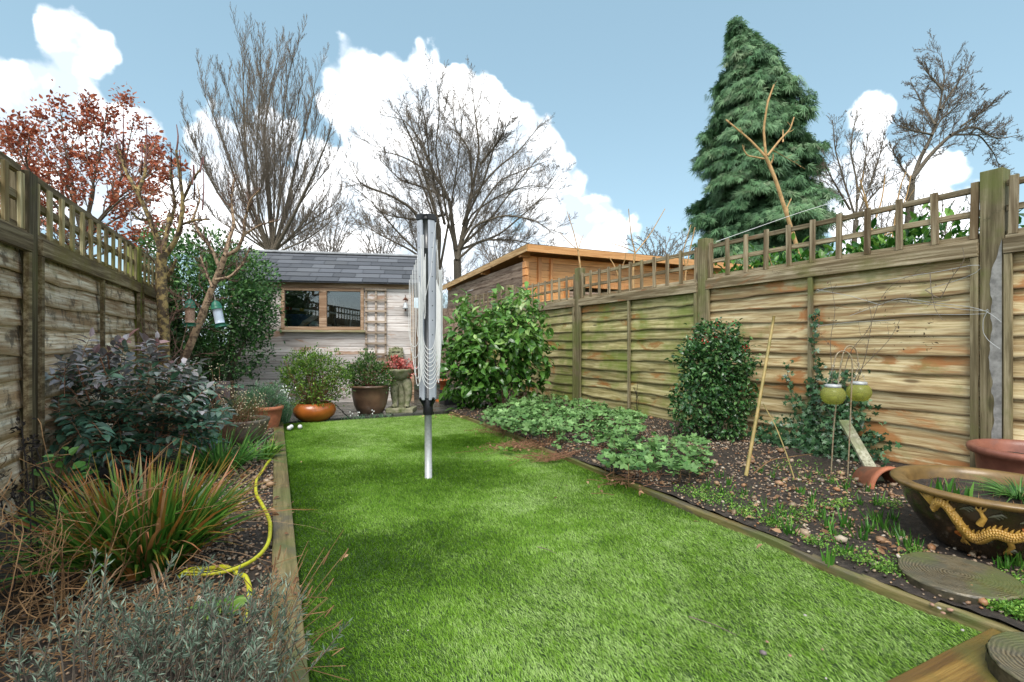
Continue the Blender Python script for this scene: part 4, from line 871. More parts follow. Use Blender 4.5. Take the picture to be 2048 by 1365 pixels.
def logmat():
    m, nt, b, N, L = newmat('wet_log_rings'); tc = N('ShaderNodeTexCoord'); wv = N('ShaderNodeTexWave'); wv.wave_type = 'RINGS'; wv.rings_direction = 'Z'; wv.inputs['Scale'].default_value = 34; wv.inputs['Distortion'].default_value = 5.5; wv.inputs['Detail'].default_value = 3; wv.inputs['Detail Scale'].default_value = .6
    L(tc.outputs['Object'], wv.inputs['Vector']); n = noise(N, L, tc.outputs['Object'], 12, 9, .7); n2 = noise(N, L, tc.outputs['Object'], 4, 5)
    r = ramp(N, [(.1, (.06,.048,.028)), (.5, (.125,.10,.06)), (.9, (.19,.155,.095))]); L(wv.outputs['Fac'], r.inputs[0]); c = mixc(N, L, rng_map(N, L, n.outputs['Fac'], .45, .62, 0, .8), r.outputs[0], (.085,.078,.05)); c = mixc(N, L, rng_map(N, L, n2.outputs['Fac'], .44, .6, 0, .75), c, (.10,.12,.03))
    L(c, b.inputs['Base Color']); L(rng_map(N, L, n.outputs['Fac'], .4, .6, .25, .6), b.inputs['Roughness']); mm = N('ShaderNodeMath'); L(wv.outputs['Fac'], mm.inputs[0]); L(n.outputs['Fac'], mm.inputs[1]); bump(N, L, b, mm.outputs[0], .3, .004); return m
M['logtop'] = logmat(); M['logbark'] = plain('wet_dark_bark', (.075,.06,.035), .6, sc=30, dark=(.02,.018,.01), bp=.9)
log_slice(1914, 0, 1.70, .172, 'large wet log slice stepping stone in front of the glazed bowl')
log_slice(2140, 0, 1.20, .155, 'log slice stepping stone cut off by the bottom right corner')

# golf balls, stones on the turf
def ball(p, r, name, label, cat, mat, grp):
    b = MB(); n = 24; th = np.linspace(.001, PI-.001, 14); pr = [(r*math.sin(t), -r*math.cos(t)) for t in th]; b.lathe(pr, n, p); return tag(b.build(name, mat, org=p, smooth=True), label, cat, grp)
def golfmat():
    m, nt, b, N, L = newmat('golf_ball_white'); b.inputs['Base Color'].default_value = (.78, .78, .76, 1); b.inputs['Roughness'].default_value = .35; tc = N('ShaderNodeTexCoord'); v = N('ShaderNodeTexVoronoi'); v.inputs['Scale'].default_value = 190; L(tc.outputs['Object'], v.inputs['Vector']); bump(N, L, b, v.outputs['Distance'], .6, .002); return m
M['golf'] = golfmat()
for (px, py, lb) in ((578.5, 859, 'leftmost white golf ball touching another on the turf'), (582.5, 856.5, 'white golf ball behind and touching the leftmost one'), (600, 856.5, 'single white golf ball lying apart on the turf')):
    p = G(px, py+3.5); p[2] = .0215+.008; ball(p, .0215, 'golf_ball', lb, 'ball', M['golf'], 'golf balls on the turf')
def stone(px, py, s_, z, label, mat):
    p = G(px, py, z); p[2] = z+s_*.15; b = MB(); b.inst(PT[0], PT[1], [p], rdir(1)*np.array([1, 1, .1]), np.array([[0, 0, 1.]]), s_); return tag(b.build('pebble', mat, org=p, smooth=True), label, 'pebble', 'stray pebbles on the turf')
M['stonew'] = plain('pale_stone', (.5,.46,.42), .6, sc=40); M['stonep'] = plain('pinkish_stone', (.42,.24,.17), .6, sc=40); M['stoneg'] = plain('purple_grey_stone', (.22,.18,.18), .6, sc=40)
for px, py, s_, mt, lb in ((1610,1232,.012,'stonew','flat pale pebble alone in the middle right of the turf'), (1526,1308,.022,'stoneg','dark purple grey pebble near the bottom of the turf'), (1580,1313,.013,'stonep','pink pebble just right of the dark purple grey one'), (1645,1300,.009,'stonep','small orange pebble on turf right of the pink pebble'), (1534,1285,.011,'stonep','brown pebble on turf above the dark purple grey one'), (1925,1262,.012,'stonew','pale pebble near the front right corner of the turf'), (1652,1358,.008,'stonew','tiny white pebble at the bottom edge of the turf'), (816,1262,.007,'stonew','tiny pale pebble in the lower left of the turf')):
    stone(px, py, s_, .012, lb, M[mt])
for px, py, s_, lb in ((1864,1211,.016,'orange pebble on the timber edging below the log slice'), (1878,1218,.014,'pale pebble on the timber edging next to the orange one'), (1900,1222,.02,'brown pebble by the timber edging under the log slice'), (1886,1228,.016,'flat orange pebble at the turf edge under the log slice')):
    o = stone(px, py, s_, .034, lb, M['stonep'] if 'pale' not in lb else M['stonew']); o['group'] = 'pebbles by the log slice'

# shepherd hooks and lanterns
def hook(pts, Z, label):
    base = P(*pts[0], Z); root = thing('shepherd_hook', label, 'garden hook', base, 0, 'shepherd hooks by the fence')
    b = MB(); b.tube(smooth([P(x, y, Z) for x, y in pts], 60, 1), .0042, 8, cap=True); b.build('pole', M['hookmetal'], root, smooth=True)
    e = P(*pts[-1], Z); b = MB(); b.tube([e, e-UP*.01+RT*.004, e-UP*.018, e-UP*.014-RT*.008], .003, 6, cap=True); b.build('hook_tip', M['hookmetal'], root, smooth=True)
M['hookmetal'] = plain('pale_green_metal', (.36,.33,.22), .5, sc=60, dark=(.24,.13,.07), metal=.2)
hook([(1695,958),(1698,900),(1702,800),(1704,760),(1705,730),(1703,712),(1694,702),(1684,700),(1675,704),(1669,716),(1668,730)], 3.02, 'pale green shepherd hook whose arm curves left over the left lantern')
hook([(1662,950),(1667,860),(1675,780),(1680,740),(1685,710),(1690,695),(1698,689),(1706,690),(1713,699),(1716,715),(1716,726)], 3.10, 'rusty shepherd hook whose arm curves right over the right lantern')
def gg():
    m, nt, b, N, L = newmat('green_frosted_glass'); b.inputs['Base Color'].default_value = (.66, .66, .26, 1); b.inputs['Roughness'].default_value = .15
    t = N('ShaderNodeBsdfTransparent'); t.inputs[0].default_value = (.86, .88, .55, 1); tl = N('ShaderNodeBsdfTranslucent'); tl.inputs[0].default_value = (.55, .56, .2, 1)
    a = N('ShaderNodeMixShader'); a.inputs[0].default_value = .5; L(b.outputs[0], a.inputs[1]); L(tl.outputs[0], a.inputs[2]); c = N('ShaderNodeMixShader'); c.inputs[0].default_value = .66; L(a.outputs[0], c.inputs[1]); L(t.outputs[0], c.inputs[2])
    L(c.outputs[0], nt.nodes['Material Output'].inputs[0]); return m
M['greenglass'] = gg()

def lantern(px, py, ztop_px, Z, label):
    c = P(px, py, Z); root = thing('hanging_lantern', label, 'lantern', c, 0, 'hanging glass lanterns')
    pr = [(.001,-.058),(.03,-.057),(.048,-.048),(.064,-.022),(.068,0),(.064,.022),(.050,.040),(.042,.046)]
    b = MB(); b.lathe(pr+[(r_*.955, z_*.955) for r_, z_ in pr[::-1]], 36, c); b.build('glass_bowl', M['greenglass'], root, smooth=True)
    b = MB(); b.lathe([(.040,.043),(.044,.045),(.044,.060),(.038,.062),(.036,.045)], 30, c); b.build('collar', M['galv'], root, smooth=True)
    t = P(px, ztop_px, Z); b = MB(); b.tube([c+RT*.042+UP*.055, t, c-RT*.042+UP*.055], .0012, 4); b.tube([t, t+UP*.015], .0022, 5); b.build('hanger', M['galv'], root)
    b = MB(); b.lathe([(.001,-.052),(.022,-.050),(.024,-.02),(.020,-.012),(.001,-.012)], 16, c); b.build('candle', M['candle'], root, smooth=True)
M['candle'] = plain('greenish_candle', (.45,.45,.22), .6, bp=0)
lantern(1666, 790, 735, 3.02, 'left of the two round green glass lanterns')
lantern(1718, 784, 731, 3.10, 'right of the two round green glass lanterns')
# canes and leaning plank
def stick(name, pts, r, mat, label, cat, n=8):
    p = [np.array(q, float) for q in pts]; b = MB(); b.tube(smooth(p, 14, 1), np.linspace(r[0], r[1], 14), n, cap=True); return tag(b.build(name, mat, org=p[0], smooth=True), label, cat)
M['cane'] = plain('yellow_bamboo', (.42,.30,.11), .5, sc=14, dark=(.22,.19,.06), bp=.2)
stick('bamboo_cane', [P(1492, 952, 3.03), P(1520, 796, 3.15), P(1548, 633, 3.32)], (.011, .009), M['cane'], 'thick yellow garden cane leaning beside the berry shrub', 'cane')
stick('bent_stem', [P(1590, 962, 3.02), P(1570, 900, 3.1), P(1550, 850, 3.2), P(1526, 808, 3.3)], (.0045, .003), M['cane'], 'thin pale bent stem rising from the soil behind the thick cane', 'stem', 5)
stick('dry_twig', [P(1507, 948, 3.05), P(1540, 920, 3.1), P(1625, 908, 3.3)], (.004, .002), M['straw'], 'thin dry twig lying across the soil under the ivy', 'twig', 5)
a = P(1756, 962, 2.93); c = P(1688, 842, 3.32); b = MB(); dd = nrm(c-a); b.bar(a, c, .066, .018, up=(-.5, -.8, .3)); tag(b.build('leaning_plank', M['plank'], org=a, bevel=.003), 'short lichen covered plank leaning between the ivy and the tipped pot', 'plank')
# hose
def hose():
    A = [(541,922),(530,936),(518,953),(512,968),(511,983),(516,1000),(527,1019),(536,1032),(541,1050),(540,1072),(538,1090),(526,1106),(511,1120),(496,1130),(461,1147),(430,1155),(393,1157),(370,1152)]
    B = [(360,1150),(376,1140),(410,1132),(435,1131),(455,1135),(475,1142),(489,1150),(499,1168),(499,1185),(496,1210),(492,1240)]
    root = thing('garden_hose', 'yellow garden hose snaking beside the left timber edging', 'hose', G(530, 1000, .03))
    for k, pts in enumerate((A, B)):
        p = smooth([G(x, y, .045+.0*k) for x, y in pts], 70, 1); p[:, 2] = .040+(.012 if k == 0 else 0)+.004*np.sin(np.arange(70)*.4)
        b = MB(); b.tube(p, .0082, 12, cap=True); h = b.build('hose_length', M['hose'], root, smooth=True)
        d = nrm(np.gradient(p, axis=0)); u = nrm(np.cross(d, UP)); w = np.cross(d, u); tw = np.linspace(0, 9, 70)[:, None]
        q = p+(.0079*(np.cos(tw)*u-np.sin(tw)*w)); b = MB(); b.tube(q, .0018, 5); b.build('stripe', M['blackp'], h)
M['hose'] = plain('yellow_hose', (.66,.66,.03), .4, sc=22, dark=(.46,.42,.04), bp=.15, spec=.5)
hose()
# bird feeders
def feeder(px, py, Z, tilt, label, fill):
    c = P(px, py, Z); root = thing('bird_feeder', label, 'bird feeder', c, 0, 'bird feeders in the leaning fruit tree')
    up_ = nrm(UP+RT*tilt); k = .9
    def seg(a, b_, r0, r1, name, mat, par=root, n=20, m_=1):
        b = MB(); b.tube([c+up_*a, c+up_*(a+(b_-a)*.25), c+up_*(a+(b_-a)*.75), c+up_*b_], [r0, r0, r1 if m_ else r0, r1], n, cap=True); return b.build(name, mat, par, smooth=True)
    seg(-.075, .065, .041, .041, 'seed_tube', fill); b = MB(); b.tube([c+up_*.065, c+up_*.09, c+up_*.125, c+up_*.15], [.047, .046, .036, .012], 20, cap=True); b.build('lid', M['greenp'], root, smooth=True)
    b = MB(); b.tube([c+up_*-.11, c+up_*-.10, c+up_*-.075], [.046, .05, .047], 20, cap=True); b.build('base', M['greenp'], root, smooth=True)
    for s_ in (-1, 1): b = MB(); b.tube([c+up_*-.088+RT*.04*s_, c+up_*-.088+RT*.085*s_], .004, 6, cap=True); b.build('perch', M['greenp'], root)
    b = MB(); b.tube([c+up_*.15, c+up_*.18+FW*.01, c+up_*.22], .0022, 5); b.build('hanger', M['galv'], root)
M['greenp'] = plain('green_plastic', (.025,.16,.10), .4, bp=0)
M['seeds'] = plain('peanut_filling', (.50,.33,.24), .6, sc=130, dark=(.16,.09,.06), bp=.6); M['milky'] = plain('milky_plastic', (.48,.56,.66), .3, sc=6, nz=.08, bp=0)
feeder(380, 630, 4.75, .0, 'bird feeder filled with pale peanuts left of the leaning trunk', M['seeds'])
feeder(437, 632, 4.75, -.22, 'tilted half empty bird feeder right of the leaning trunk', M['milky'])
# dark ornament, grey board
p = P(312, 714, 4.35); rt_ = thing('black_float', 'round black ball ornament on a stalk above the purple shrub', 'ornament', p)
b = MB(); b.lathe([(.045*math.sin(t), -.045*math.cos(t)) for t in np.linspace(.01, PI-.01, 14)], 24, p); b.build('ball', M['blackp'], rt_, smooth=True)
b = MB(); b.tube([p-UP*.04, p*np.array([1, 1, 0])+UP*.02], .006, 6); b.build('stalk', M['blackp'], rt_)
p = P(446, 782, 5.2); b = MB(); b.bar(p-UP*.12, p+UP*.10, .14, .02, up=-FW); tag(b.build('grey_board', M['stoneg'], org=p, bevel=.003), 'small plain grey board standing behind the grey green planter', 'board')

# ------------------------------------------------------------------ leaves and plants
M['camellia'] = leaf('camellia_leaves', [(0, (.035,.11,.015)), (.45, (.10,.24,.035)), (.8, (.22,.40,.09)), (1, (.40,.54,.20))], .26, .18, spec=.6)
M['berryleaf'] = leaf('berry_shrub_leaves', [(0, (.02,.07,.02)), (.6, (.055,.15,.04)), (1, (.14,.26,.08))], .25, .12, spec=.55)
M['holly'] = leaf('evergreen_leaves', [(0, (.02,.07,.018)), (.5, (.055,.15,.035)), (.85, (.13,.27,.07)), (1, (.22,.36,.13))], .35, .12)
M['azalea'] = leaf('azalea_leaves', [(0, (.04,.11,.012)), (.6, (.12,.24,.03)), (1, (.26,.36,.06))], .45, .25)
M['azalea2'] = leaf('small_shrub_leaves', [(0, (.025,.075,.012)), (.6, (.07,.16,.03)), (1, (.17,.25,.07))], .45, .2)
M['pinkleaf'] = leaf('pink_red_leaves', [(0, (.40,.06,.05)), (.5, (.62,.16,.14)), (.8, (.75,.36,.30)), (1, (.35,.10,.05))], .45, .2)
M['heather'] = leaf('heather_sprigs', [(0, (.05,.10,.02)), (.5, (.12,.18,.05)), (.8, (.20,.13,.07)), (1, (.13,.075,.045))], .6, .1)
M['purple'] = leaf('purple_grey_leaves', [(0, (.04,.10,.06)), (.35, (.08,.17,.10)), (.6, (.20,.20,.20)), (.88, (.44,.40,.42)), (1, (.24,.13,.13))], .33, .08, spec=.55)
M['clump'] = leaf('red_tipped_blades', [(0, (.03,.12,.012)), (.5, (.07,.20,.025)), (.82, (.13,.26,.04)), (.92, (.34,.13,.03)), (1, (.45,.24,.12))], .4, .2, tip=(.55,.13,.04), tipr=(.68, 1.1))
M['greenblade'] = leaf('fresh_green_blades', [(0, (.04,.14,.03)), (.6, (.09,.24,.04)), (1, (.20,.38,.09))], .4, .25)
M['bluegreen'] = leaf('grey_green_blades', [(0, (.06,.16,.08)), (1, (.20,.34,.18))], .45, .2)
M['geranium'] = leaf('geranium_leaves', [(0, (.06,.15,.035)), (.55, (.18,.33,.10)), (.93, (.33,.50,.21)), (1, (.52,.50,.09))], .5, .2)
M['ivy'] = leaf('ivy_leaves', [(0, (.02,.06,.025)), (.6, (.045,.12,.045)), (1, (.11,.20,.09))], .3, .1, spec=.5)
M['lavender'] = leaf('silver_lavender', [(0, (.05,.085,.05)), (.5, (.15,.21,.15)), (.85, (.27,.34,.26)), (1, (.20,.15,.09))], .6, .15)
M['sedum'] = leaf('creeping_stonecrop', [(0, (.05,.15,.015)), (.6, (.14,.30,.035)), (1, (.30,.46,.08))], .5, .2)
M['laurel'] = leaf('laurel_leaves', [(0, (.02,.08,.012)), (.5, (.05,.17,.02)), (1, (.20,.38,.06))], .28, .25)
M['copper'] = leaf('copper_leaves', [(0, (.22,.05,.025)), (.5, (.44,.115,.055)), (.85, (.58,.20,.10)), (1, (.68,.36,.22))], .55, .3)
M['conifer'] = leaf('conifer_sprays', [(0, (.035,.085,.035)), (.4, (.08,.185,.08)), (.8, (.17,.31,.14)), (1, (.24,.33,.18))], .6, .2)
M['berry'] = plain('red_berries', (.55,.03,.02), .25, nz=.05, bp=0); M['deadleaf'] = leaf('dead_leaves', [(0, (.12,.06,.03)), (.6, (.30,.16,.08)), (1, (.45,.28,.16))], .7, .1)
M['snow'] = plain('white_petals', (.78,.80,.75), .5, nz=.04, bp=0); M['clematis'] = leaf('withered_leaves', [(0, (.07,.045,.03)), (.7, (.16,.11,.06)), (1, (.30,.33,.10))], .7, .1)
TL = T_leaf(.5); TLw = T_leaf(.62, .14, .2); TLn = T_leaf(.3, .1, .15); TS = T_small(.5); TSn = T_small(.16); TG = T_lobed(5, .38); TI = T_star(5)
def plant(name, label, cat, base, group=None): return thing(name, label, cat, base, 0, group)
def stems(root, base, targets, r0, r1, mat, name='stems', n=6, wob=.03):
    b = MB()
    for t in targets:
        mid = (base+t)/2+rng.normal(size=3)*wob; b.tube(smooth([base+rng.normal(size=3)*np.array([.02, .02, 0]), mid, t], 6, 1), np.linspace(r0, r1, 6), n)
    return b.build(name, mat, root, smooth=True)
def ground_shift(p): p = np.array(p, float); p[2] = .02; return p

# camellia
base = ground_shift(P(1000, HOR, 6.25))
def camellia():
    root = plant('camellia_bush', 'glossy green camellia bush in front of the orange cabin', 'bush', base)
    Zc = 6.2; lobes = [(P(985, 715, Zc), .40), (P(945, 675, Zc), .27), (P(1035, 655, Zc), .28), (P(985, 645, Zc+.1), .22), (P(930, 740, Zc), .33), (P(1060, 700, Zc+.1), .26), (P(1050, 612, Zc+.2), .16), (P(940, 628, Zc), .14), (P(1000, 608, Zc+.1), .10), (P(1078, 655, Zc+.1), .12), (P(908, 700, Zc+.1), .14), (P(960, 780, Zc), .26), (P(1045, 765, Zc+.2), .20)]
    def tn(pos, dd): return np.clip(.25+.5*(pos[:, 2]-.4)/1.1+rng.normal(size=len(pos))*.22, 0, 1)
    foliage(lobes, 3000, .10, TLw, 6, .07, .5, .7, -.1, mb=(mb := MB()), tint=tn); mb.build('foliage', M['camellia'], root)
    stems(root, base, [P(x, y, Zc) for x, y in ((930,700),(960,640),(1000,620),(1040,650),(1070,700),(990,720),(950,760),(1050,730),(1010,760))], .016, .006, M['bark'])
    b = MB(); lo = P(1050, 790, 6.3); blades(b, lo*np.array([1, 1, 0])+rng.normal(size=(160, 3))*np.array([.22, .15, 0])+UP*.02, rdir(160, 3), rng.uniform(.2, .5, 160), .004, .05, 3, rng.random(160)); b.build('dead_stems', M['deadleaf'], root)
camellia()
# berry shrub
base = ground_shift(P(1435, HOR, 4.3))
def berry():
    root = plant('berry_shrub', 'dense clipped evergreen shrub dotted with red berries against the fence', 'shrub', base); Z = 4.3
    lobes = [(P(1430, 740, Z), (.27, .25, .30)), (P(1432, 690, Z), (.22, .22, .20)), (P(1400, 790, Z), .22), (P(1465, 790, Z), .20), (P(1470, 720, Z), .17), (P(1395, 720, Z), .16), (P(1385, 830, Z), .15), (P(1450, 850, Z), .16)]
    foliage(lobes, 7000, .038, TLw, 8, .03, .6, .8, .2, mb=(mb := MB())); mb.build('foliage', M['berryleaf'], root)
    stems(root, base, [P(x, y, Z) for x, y in ((1400,760),(1430,700),(1460,760),(1480,730),(1440,800),(1410,820),(1390,800))], .012, .004, M['bark'])
    b = MB(); c, d = blob_points(lobes[:2]+lobes[4:5], 60, .97); k = c[:, 2] > .75; c = c[k]
    k2 = rng.random(len(c)) < .8
    for p in c[k2][:34]:
        for q in range(4):
            pp = p+rng.normal(size=3)*.012-FW*.02; b.lathe([(.001, -.006), (.005, -.003), (.0055, .001), (.003, .005)], 7, pp)
    b.build('berries', M['berry'], root, smooth=True)
berry()
# evergreen bush left of shed
base = ground_shift(P(430, HOR, 6.0))
def holly():
    root = plant('evergreen_bush', 'large rounded dark evergreen bush hiding the left end of the shed', 'bush', base); Z = 6.0
    lobes = [(P(430, 620, Z), .62), (P(470, 570, Z), .46), (P(370, 560, Z), .48), (P(500, 630, Z), .34), (P(340, 640, Z), .45), (P(420, 510, Z), .30), (P(470, 700, Z), .36), (P(390, 740, Z), .45), (P(330, 500, Z), .22), (P(505, 560, Z), .24), (P(350, 720, Z-.2), .40)]
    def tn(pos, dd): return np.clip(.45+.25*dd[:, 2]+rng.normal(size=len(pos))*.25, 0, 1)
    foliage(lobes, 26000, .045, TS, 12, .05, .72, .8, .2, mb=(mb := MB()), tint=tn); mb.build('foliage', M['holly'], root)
    stems(root, base, [P(x, y, Z) for x, y in ((430,600),(380,600),(480,600),(350,660),(500,660),(420,520))], .035, .012, M['bark'], 'trunk')
holly()
# azalea and friends in pots
def bushlet(name, label, c, Z, lob, n, size, mat, tm=TS, twigs=None, per=6, sig=.03, shell=.35, tw=M['bark'], extra=None):
    root = plant(name, label, 'plant', c); lobes = [(P(x, y, Z+dz), r) for x, y, dz, r in lob]
    foliage(lobes, n, size, tm, per, sig, shell, .8, .5, mb=(mb := MB())); mb.build('foliage', M[mat], root)
    tg, _ = blob_points(lobes, twigs or 30, .6); stems(root, np.array(c, float), tg, .005, .0015, tw, 'twigs', 4, .04); return root
bushlet('azalea_plant', 'bright green twiggy azalea growing in the orange bowl', c3+UP*.17, 5.45, [(630, 760, 0, .30), (600, 740, 0, .22), (655, 740, 0, .22), (625, 722, 0, .17), (585, 765, 0, .15), (680, 765, 0, .16), (650, 790, -.05, .16), (610, 795, -.05, .15), (575, 745, 0, .10)], 7500, .026, 'azalea', TS, 90, 7, .022, .3, M['redtwig'])
bushlet('small_leaved_shrub', 'small leaved dark green shrub growing in the brown glazed pot', c4+UP*.3, 6.05, [(740, 745, 0, .20), (715, 748, 0, .17), (765, 748, 0, .15), (735, 722, 0, .12), (700, 755, 0, .12), (778, 760, -.05, .10)], 4200, .028, 'azalea2', TS, 60, 6, .022, .3, M['redtwig'])
bushlet('trailing_plant', 'pink and red leaved plant spilling from the stone planter bowl', cs+UP*.5, 6.15, [(790, 733, 0, .10), (810, 735, 0, .09), (775, 738, 0, .06), (820, 742, -.03, .06)], 900, .034, 'pinkleaf', TLw, 14, 5, .02, .4)
bushlet('heather_plant', 'brown and green tufted heather in the grey green planter', c1+UP*.17, 4.15, [(480, 822, 0, .13), (455, 826, 0, .11), (510, 826, 0, .10), (440, 840, -.05, .09)], 4200, .022, 'heather', TSn, 90, 6, .02, .2, M['redtwig'])
bushlet('lavender_plant', 'soft grey green lavender growing behind the heather planter', c2+UP*.2, 4.95, [(520, 800, 0, .14), (545, 795, 0, .13), (555, 815, 0, .10), (500, 808, 0, .1)], 3600, .035, 'bluegreen', TSn, 40, 6, .02, .3)
def seedheads():
    c = ground_shift(P(440, HOR, 3.9)); root = plant('dry_seedheads', 'spray of tiny pale dried seed heads before the grey green planter', 'plant', c); b = MB(); s_ = MB()
    for k in range(60):
        t = P(random.gauss(462, 32), random.gauss(805, 28), 3.9+random.gauss(0, .08)); b.tube(smooth([c, (c+t)/2+rng.normal(size=3)*.03, t], 5, 1), .0012, 3)
        for q in range(4): s_.lathe([(.001, -.005), (.005, 0), (.001, .005)], 5, t+rng.normal(size=3)*.02)
    b.build('stems', M['redtwig'], root); s_.build('seeds', M['candle2'], root)
M['candle2'] = plain('cream_seeds', (.62,.52,.34), .7, bp=0); seedheads()
# purple shrub along the left fence
def purple():
    base = ground_shift(P(260, HOR, 3.1)); root = plant('purple_shrub', 'purple grey leathery shrub sprawling along the left fence', 'shrub', base)
    lob = [(150,800,2.75,.20),(200,780,2.95,.19),(250,775,3.1,.18),(310,785,3.3,.19),(345,800,3.4,.18),(385,795,3.5,.12),(240,830,3.0,.25),(300,850,3.1,.25),(170,870,2.75,.2),(350,880,3.2,.14),(120,830,2.6,.13),(385,850,3.4,.12),(210,745,3.0,.10),(300,750,3.3,.10),(415,770,3.6,.07)]
    lobes = [(P(x, y, Z), r) for x, y, Z, r in lob]
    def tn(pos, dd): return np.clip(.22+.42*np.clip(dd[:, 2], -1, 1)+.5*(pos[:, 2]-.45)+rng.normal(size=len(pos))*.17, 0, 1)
    c, d = blob_points(lobes, 225, .3); per = 9; n = len(c)     # pinnate fronds: pairs of leaflets along a stalk
    ax = nrm(d*.7+rdir(n)*.6+np.array([0, 0, .35])); up_ = nrm(rdir(n)*.5+UP); sd_ = nrm(np.cross(ax, up_)); P_, A_, N_ = [], [], []; st = MB()
    for q in range(per):
        s_ = (-1 if q % 2 else 1) if q < per-1 else 0; t = .03+.022*q
        P_.append(c+ax*t-UP*t*t*1.2); A_.append(nrm(ax*(.5 if s_ else 1)+sd_*s_-UP*.15)); N_.append(up_)
    pos = np.concatenate(P_); b = MB(); b.inst(TL[0], TL[1], pos, np.concatenate(A_), np.concatenate(N_)+rng.normal(size=(len(pos), 3))*.2, rng.uniform(.055, .09, len(pos)), tn(pos, np.tile(d, (per, 1)))); b.build('foliage', M['purple'], root)
    for i in range(n): st.tube([c[i]-ax[i]*.03, c[i]+ax[i]*.1-UP*.012, c[i]+ax[i]*.2-UP*.05], .0016, 3)
    st.build('stalks', M['redtwig'], root)
    stems(root, base, [l[0] for l in lobes]+[P(x, y, Z) for x, y, Z in ((200,715,2.9),(215,712,3.0),(150,720,2.8),(290,715,3.2))], .010, .004, M['redtwig'], 'stems', 5, .05)
purple()
# red tipped clump
def clump(name, label, bx_, n, Ls, width, mat, spread, curve, rad, flat=.9, group=None, cat='grass clump', mbp='blades'):
    root = plant(name, label, cat, bx_, group); a = rng.random(n)*2*PI; r = np.sqrt(rng.random(n))*rad; pos = np.stack([bx_[0]+np.cos(a)*r, bx_[1]+np.sin(a)*r*flat, np.full(n, bx_[2])], 1)
    k = rng.random(n)**.8*spread; ax = np.stack([np.cos(a)*k, np.sin(a)*k, np.ones(n)], 1)+rng.normal(size=(n, 3))*.12
    b = MB(); blades(b, pos, ax, rng.uniform(*Ls, n), rng.uniform(width*.7, width*1.2, n), rng.random(n)**1.5*curve, 6); b.build(mbp, M[mat], root); return root
cb = ground_shift(P(292, HOR, 1.85))
rt_ = clump('grassy_clump', 'big clump of green strappy blades with orange red tips by the hose', cb, 760, (.24, .50), .019, 'clump', .85, .7, .13)
b = MB(); n = 30; a = rng.random(n)*2*PI; blades(b, cb+np.stack([np.cos(a)*.1, np.sin(a)*.1, 0*a+.05], 1), np.stack([np.cos(a), np.sin(a), .8*rng.random(n)+.2], 1), rng.uniform(.25, .5, n), .006, .9, 6, rng.uniform(.8, 1, n)); b.build('withered_blades', M['deadleaf'], rt_)
clump('daylily_clump', 'floppy bright green strappy leaves before the grey green planter', ground_shift(P(440, HOR, 3.25)), 190, (.22, .42), .014, 'greenblade', 1.5, .95, .11)
clump('daylily_clump', 'smaller tuft of bright green leaves beside the end of the hose', ground_shift(P(512, HOR, 3.55)), 70, (.10, .22), .022, 'sedum', 1.5, .7, .10)
clump('snowdrop_tuft', 'grey green snowdrop tuft beside the bird bath planter', ground_shift(P(563, HOR, 5.2)), 120, (.20, .36), .008, 'bluegreen', .5, .6, .08)
def blooms(root, pts):
    b = MB(); 
    for p in pts: b.inst(TS[0], TS[1], np.tile(p, (3, 1)), np.array([[.5, 0, -1], [-.4, .3, -1], [-.1, -.5, -1.]]), np.array([[1., 0, .5], [-1, .3, .5], [0, -1., .5]]), .022)
    b.build('petals', M['snow'], root)
blooms(bpy.data.objects['snowdrop_tuft'], [P(random.gauss(568, 7), random.gauss(785, 9), 5.1) for _ in range(34)])
# snowdrops along the back of the lawn
for k, px in enumerate((598, 625, 655, 690, 716, 725, 746, 762, 700, 780)):
    p = P(px, HOR, 0.85/((849-(px-564)*.064-HOR)/1000)+.05)*np.array([1, 1, 0]); root = plant('snowdrop', ('snowdrop at the back edge of the lawn, in the row before the pots'), 'flower', p, 'snowdrops at the back edge of the lawn'); n = 12; a = rng.random(n)*2*PI
    b = MB(); blades(b, np.tile(p, (n, 1))+rng.normal(size=(n, 3))*[.02, .02, 0], np.stack([np.cos(a)*.4, np.sin(a)*.4, 0*a+1], 1), rng.uniform(.05, .09, n), .006, .4, 3); b.build('leaves', M['bluegreen'], root)
    if k % 2 == 0: blooms(root, [p+rng.normal(size=3)*.015+UP*.085 for _ in range(3)])
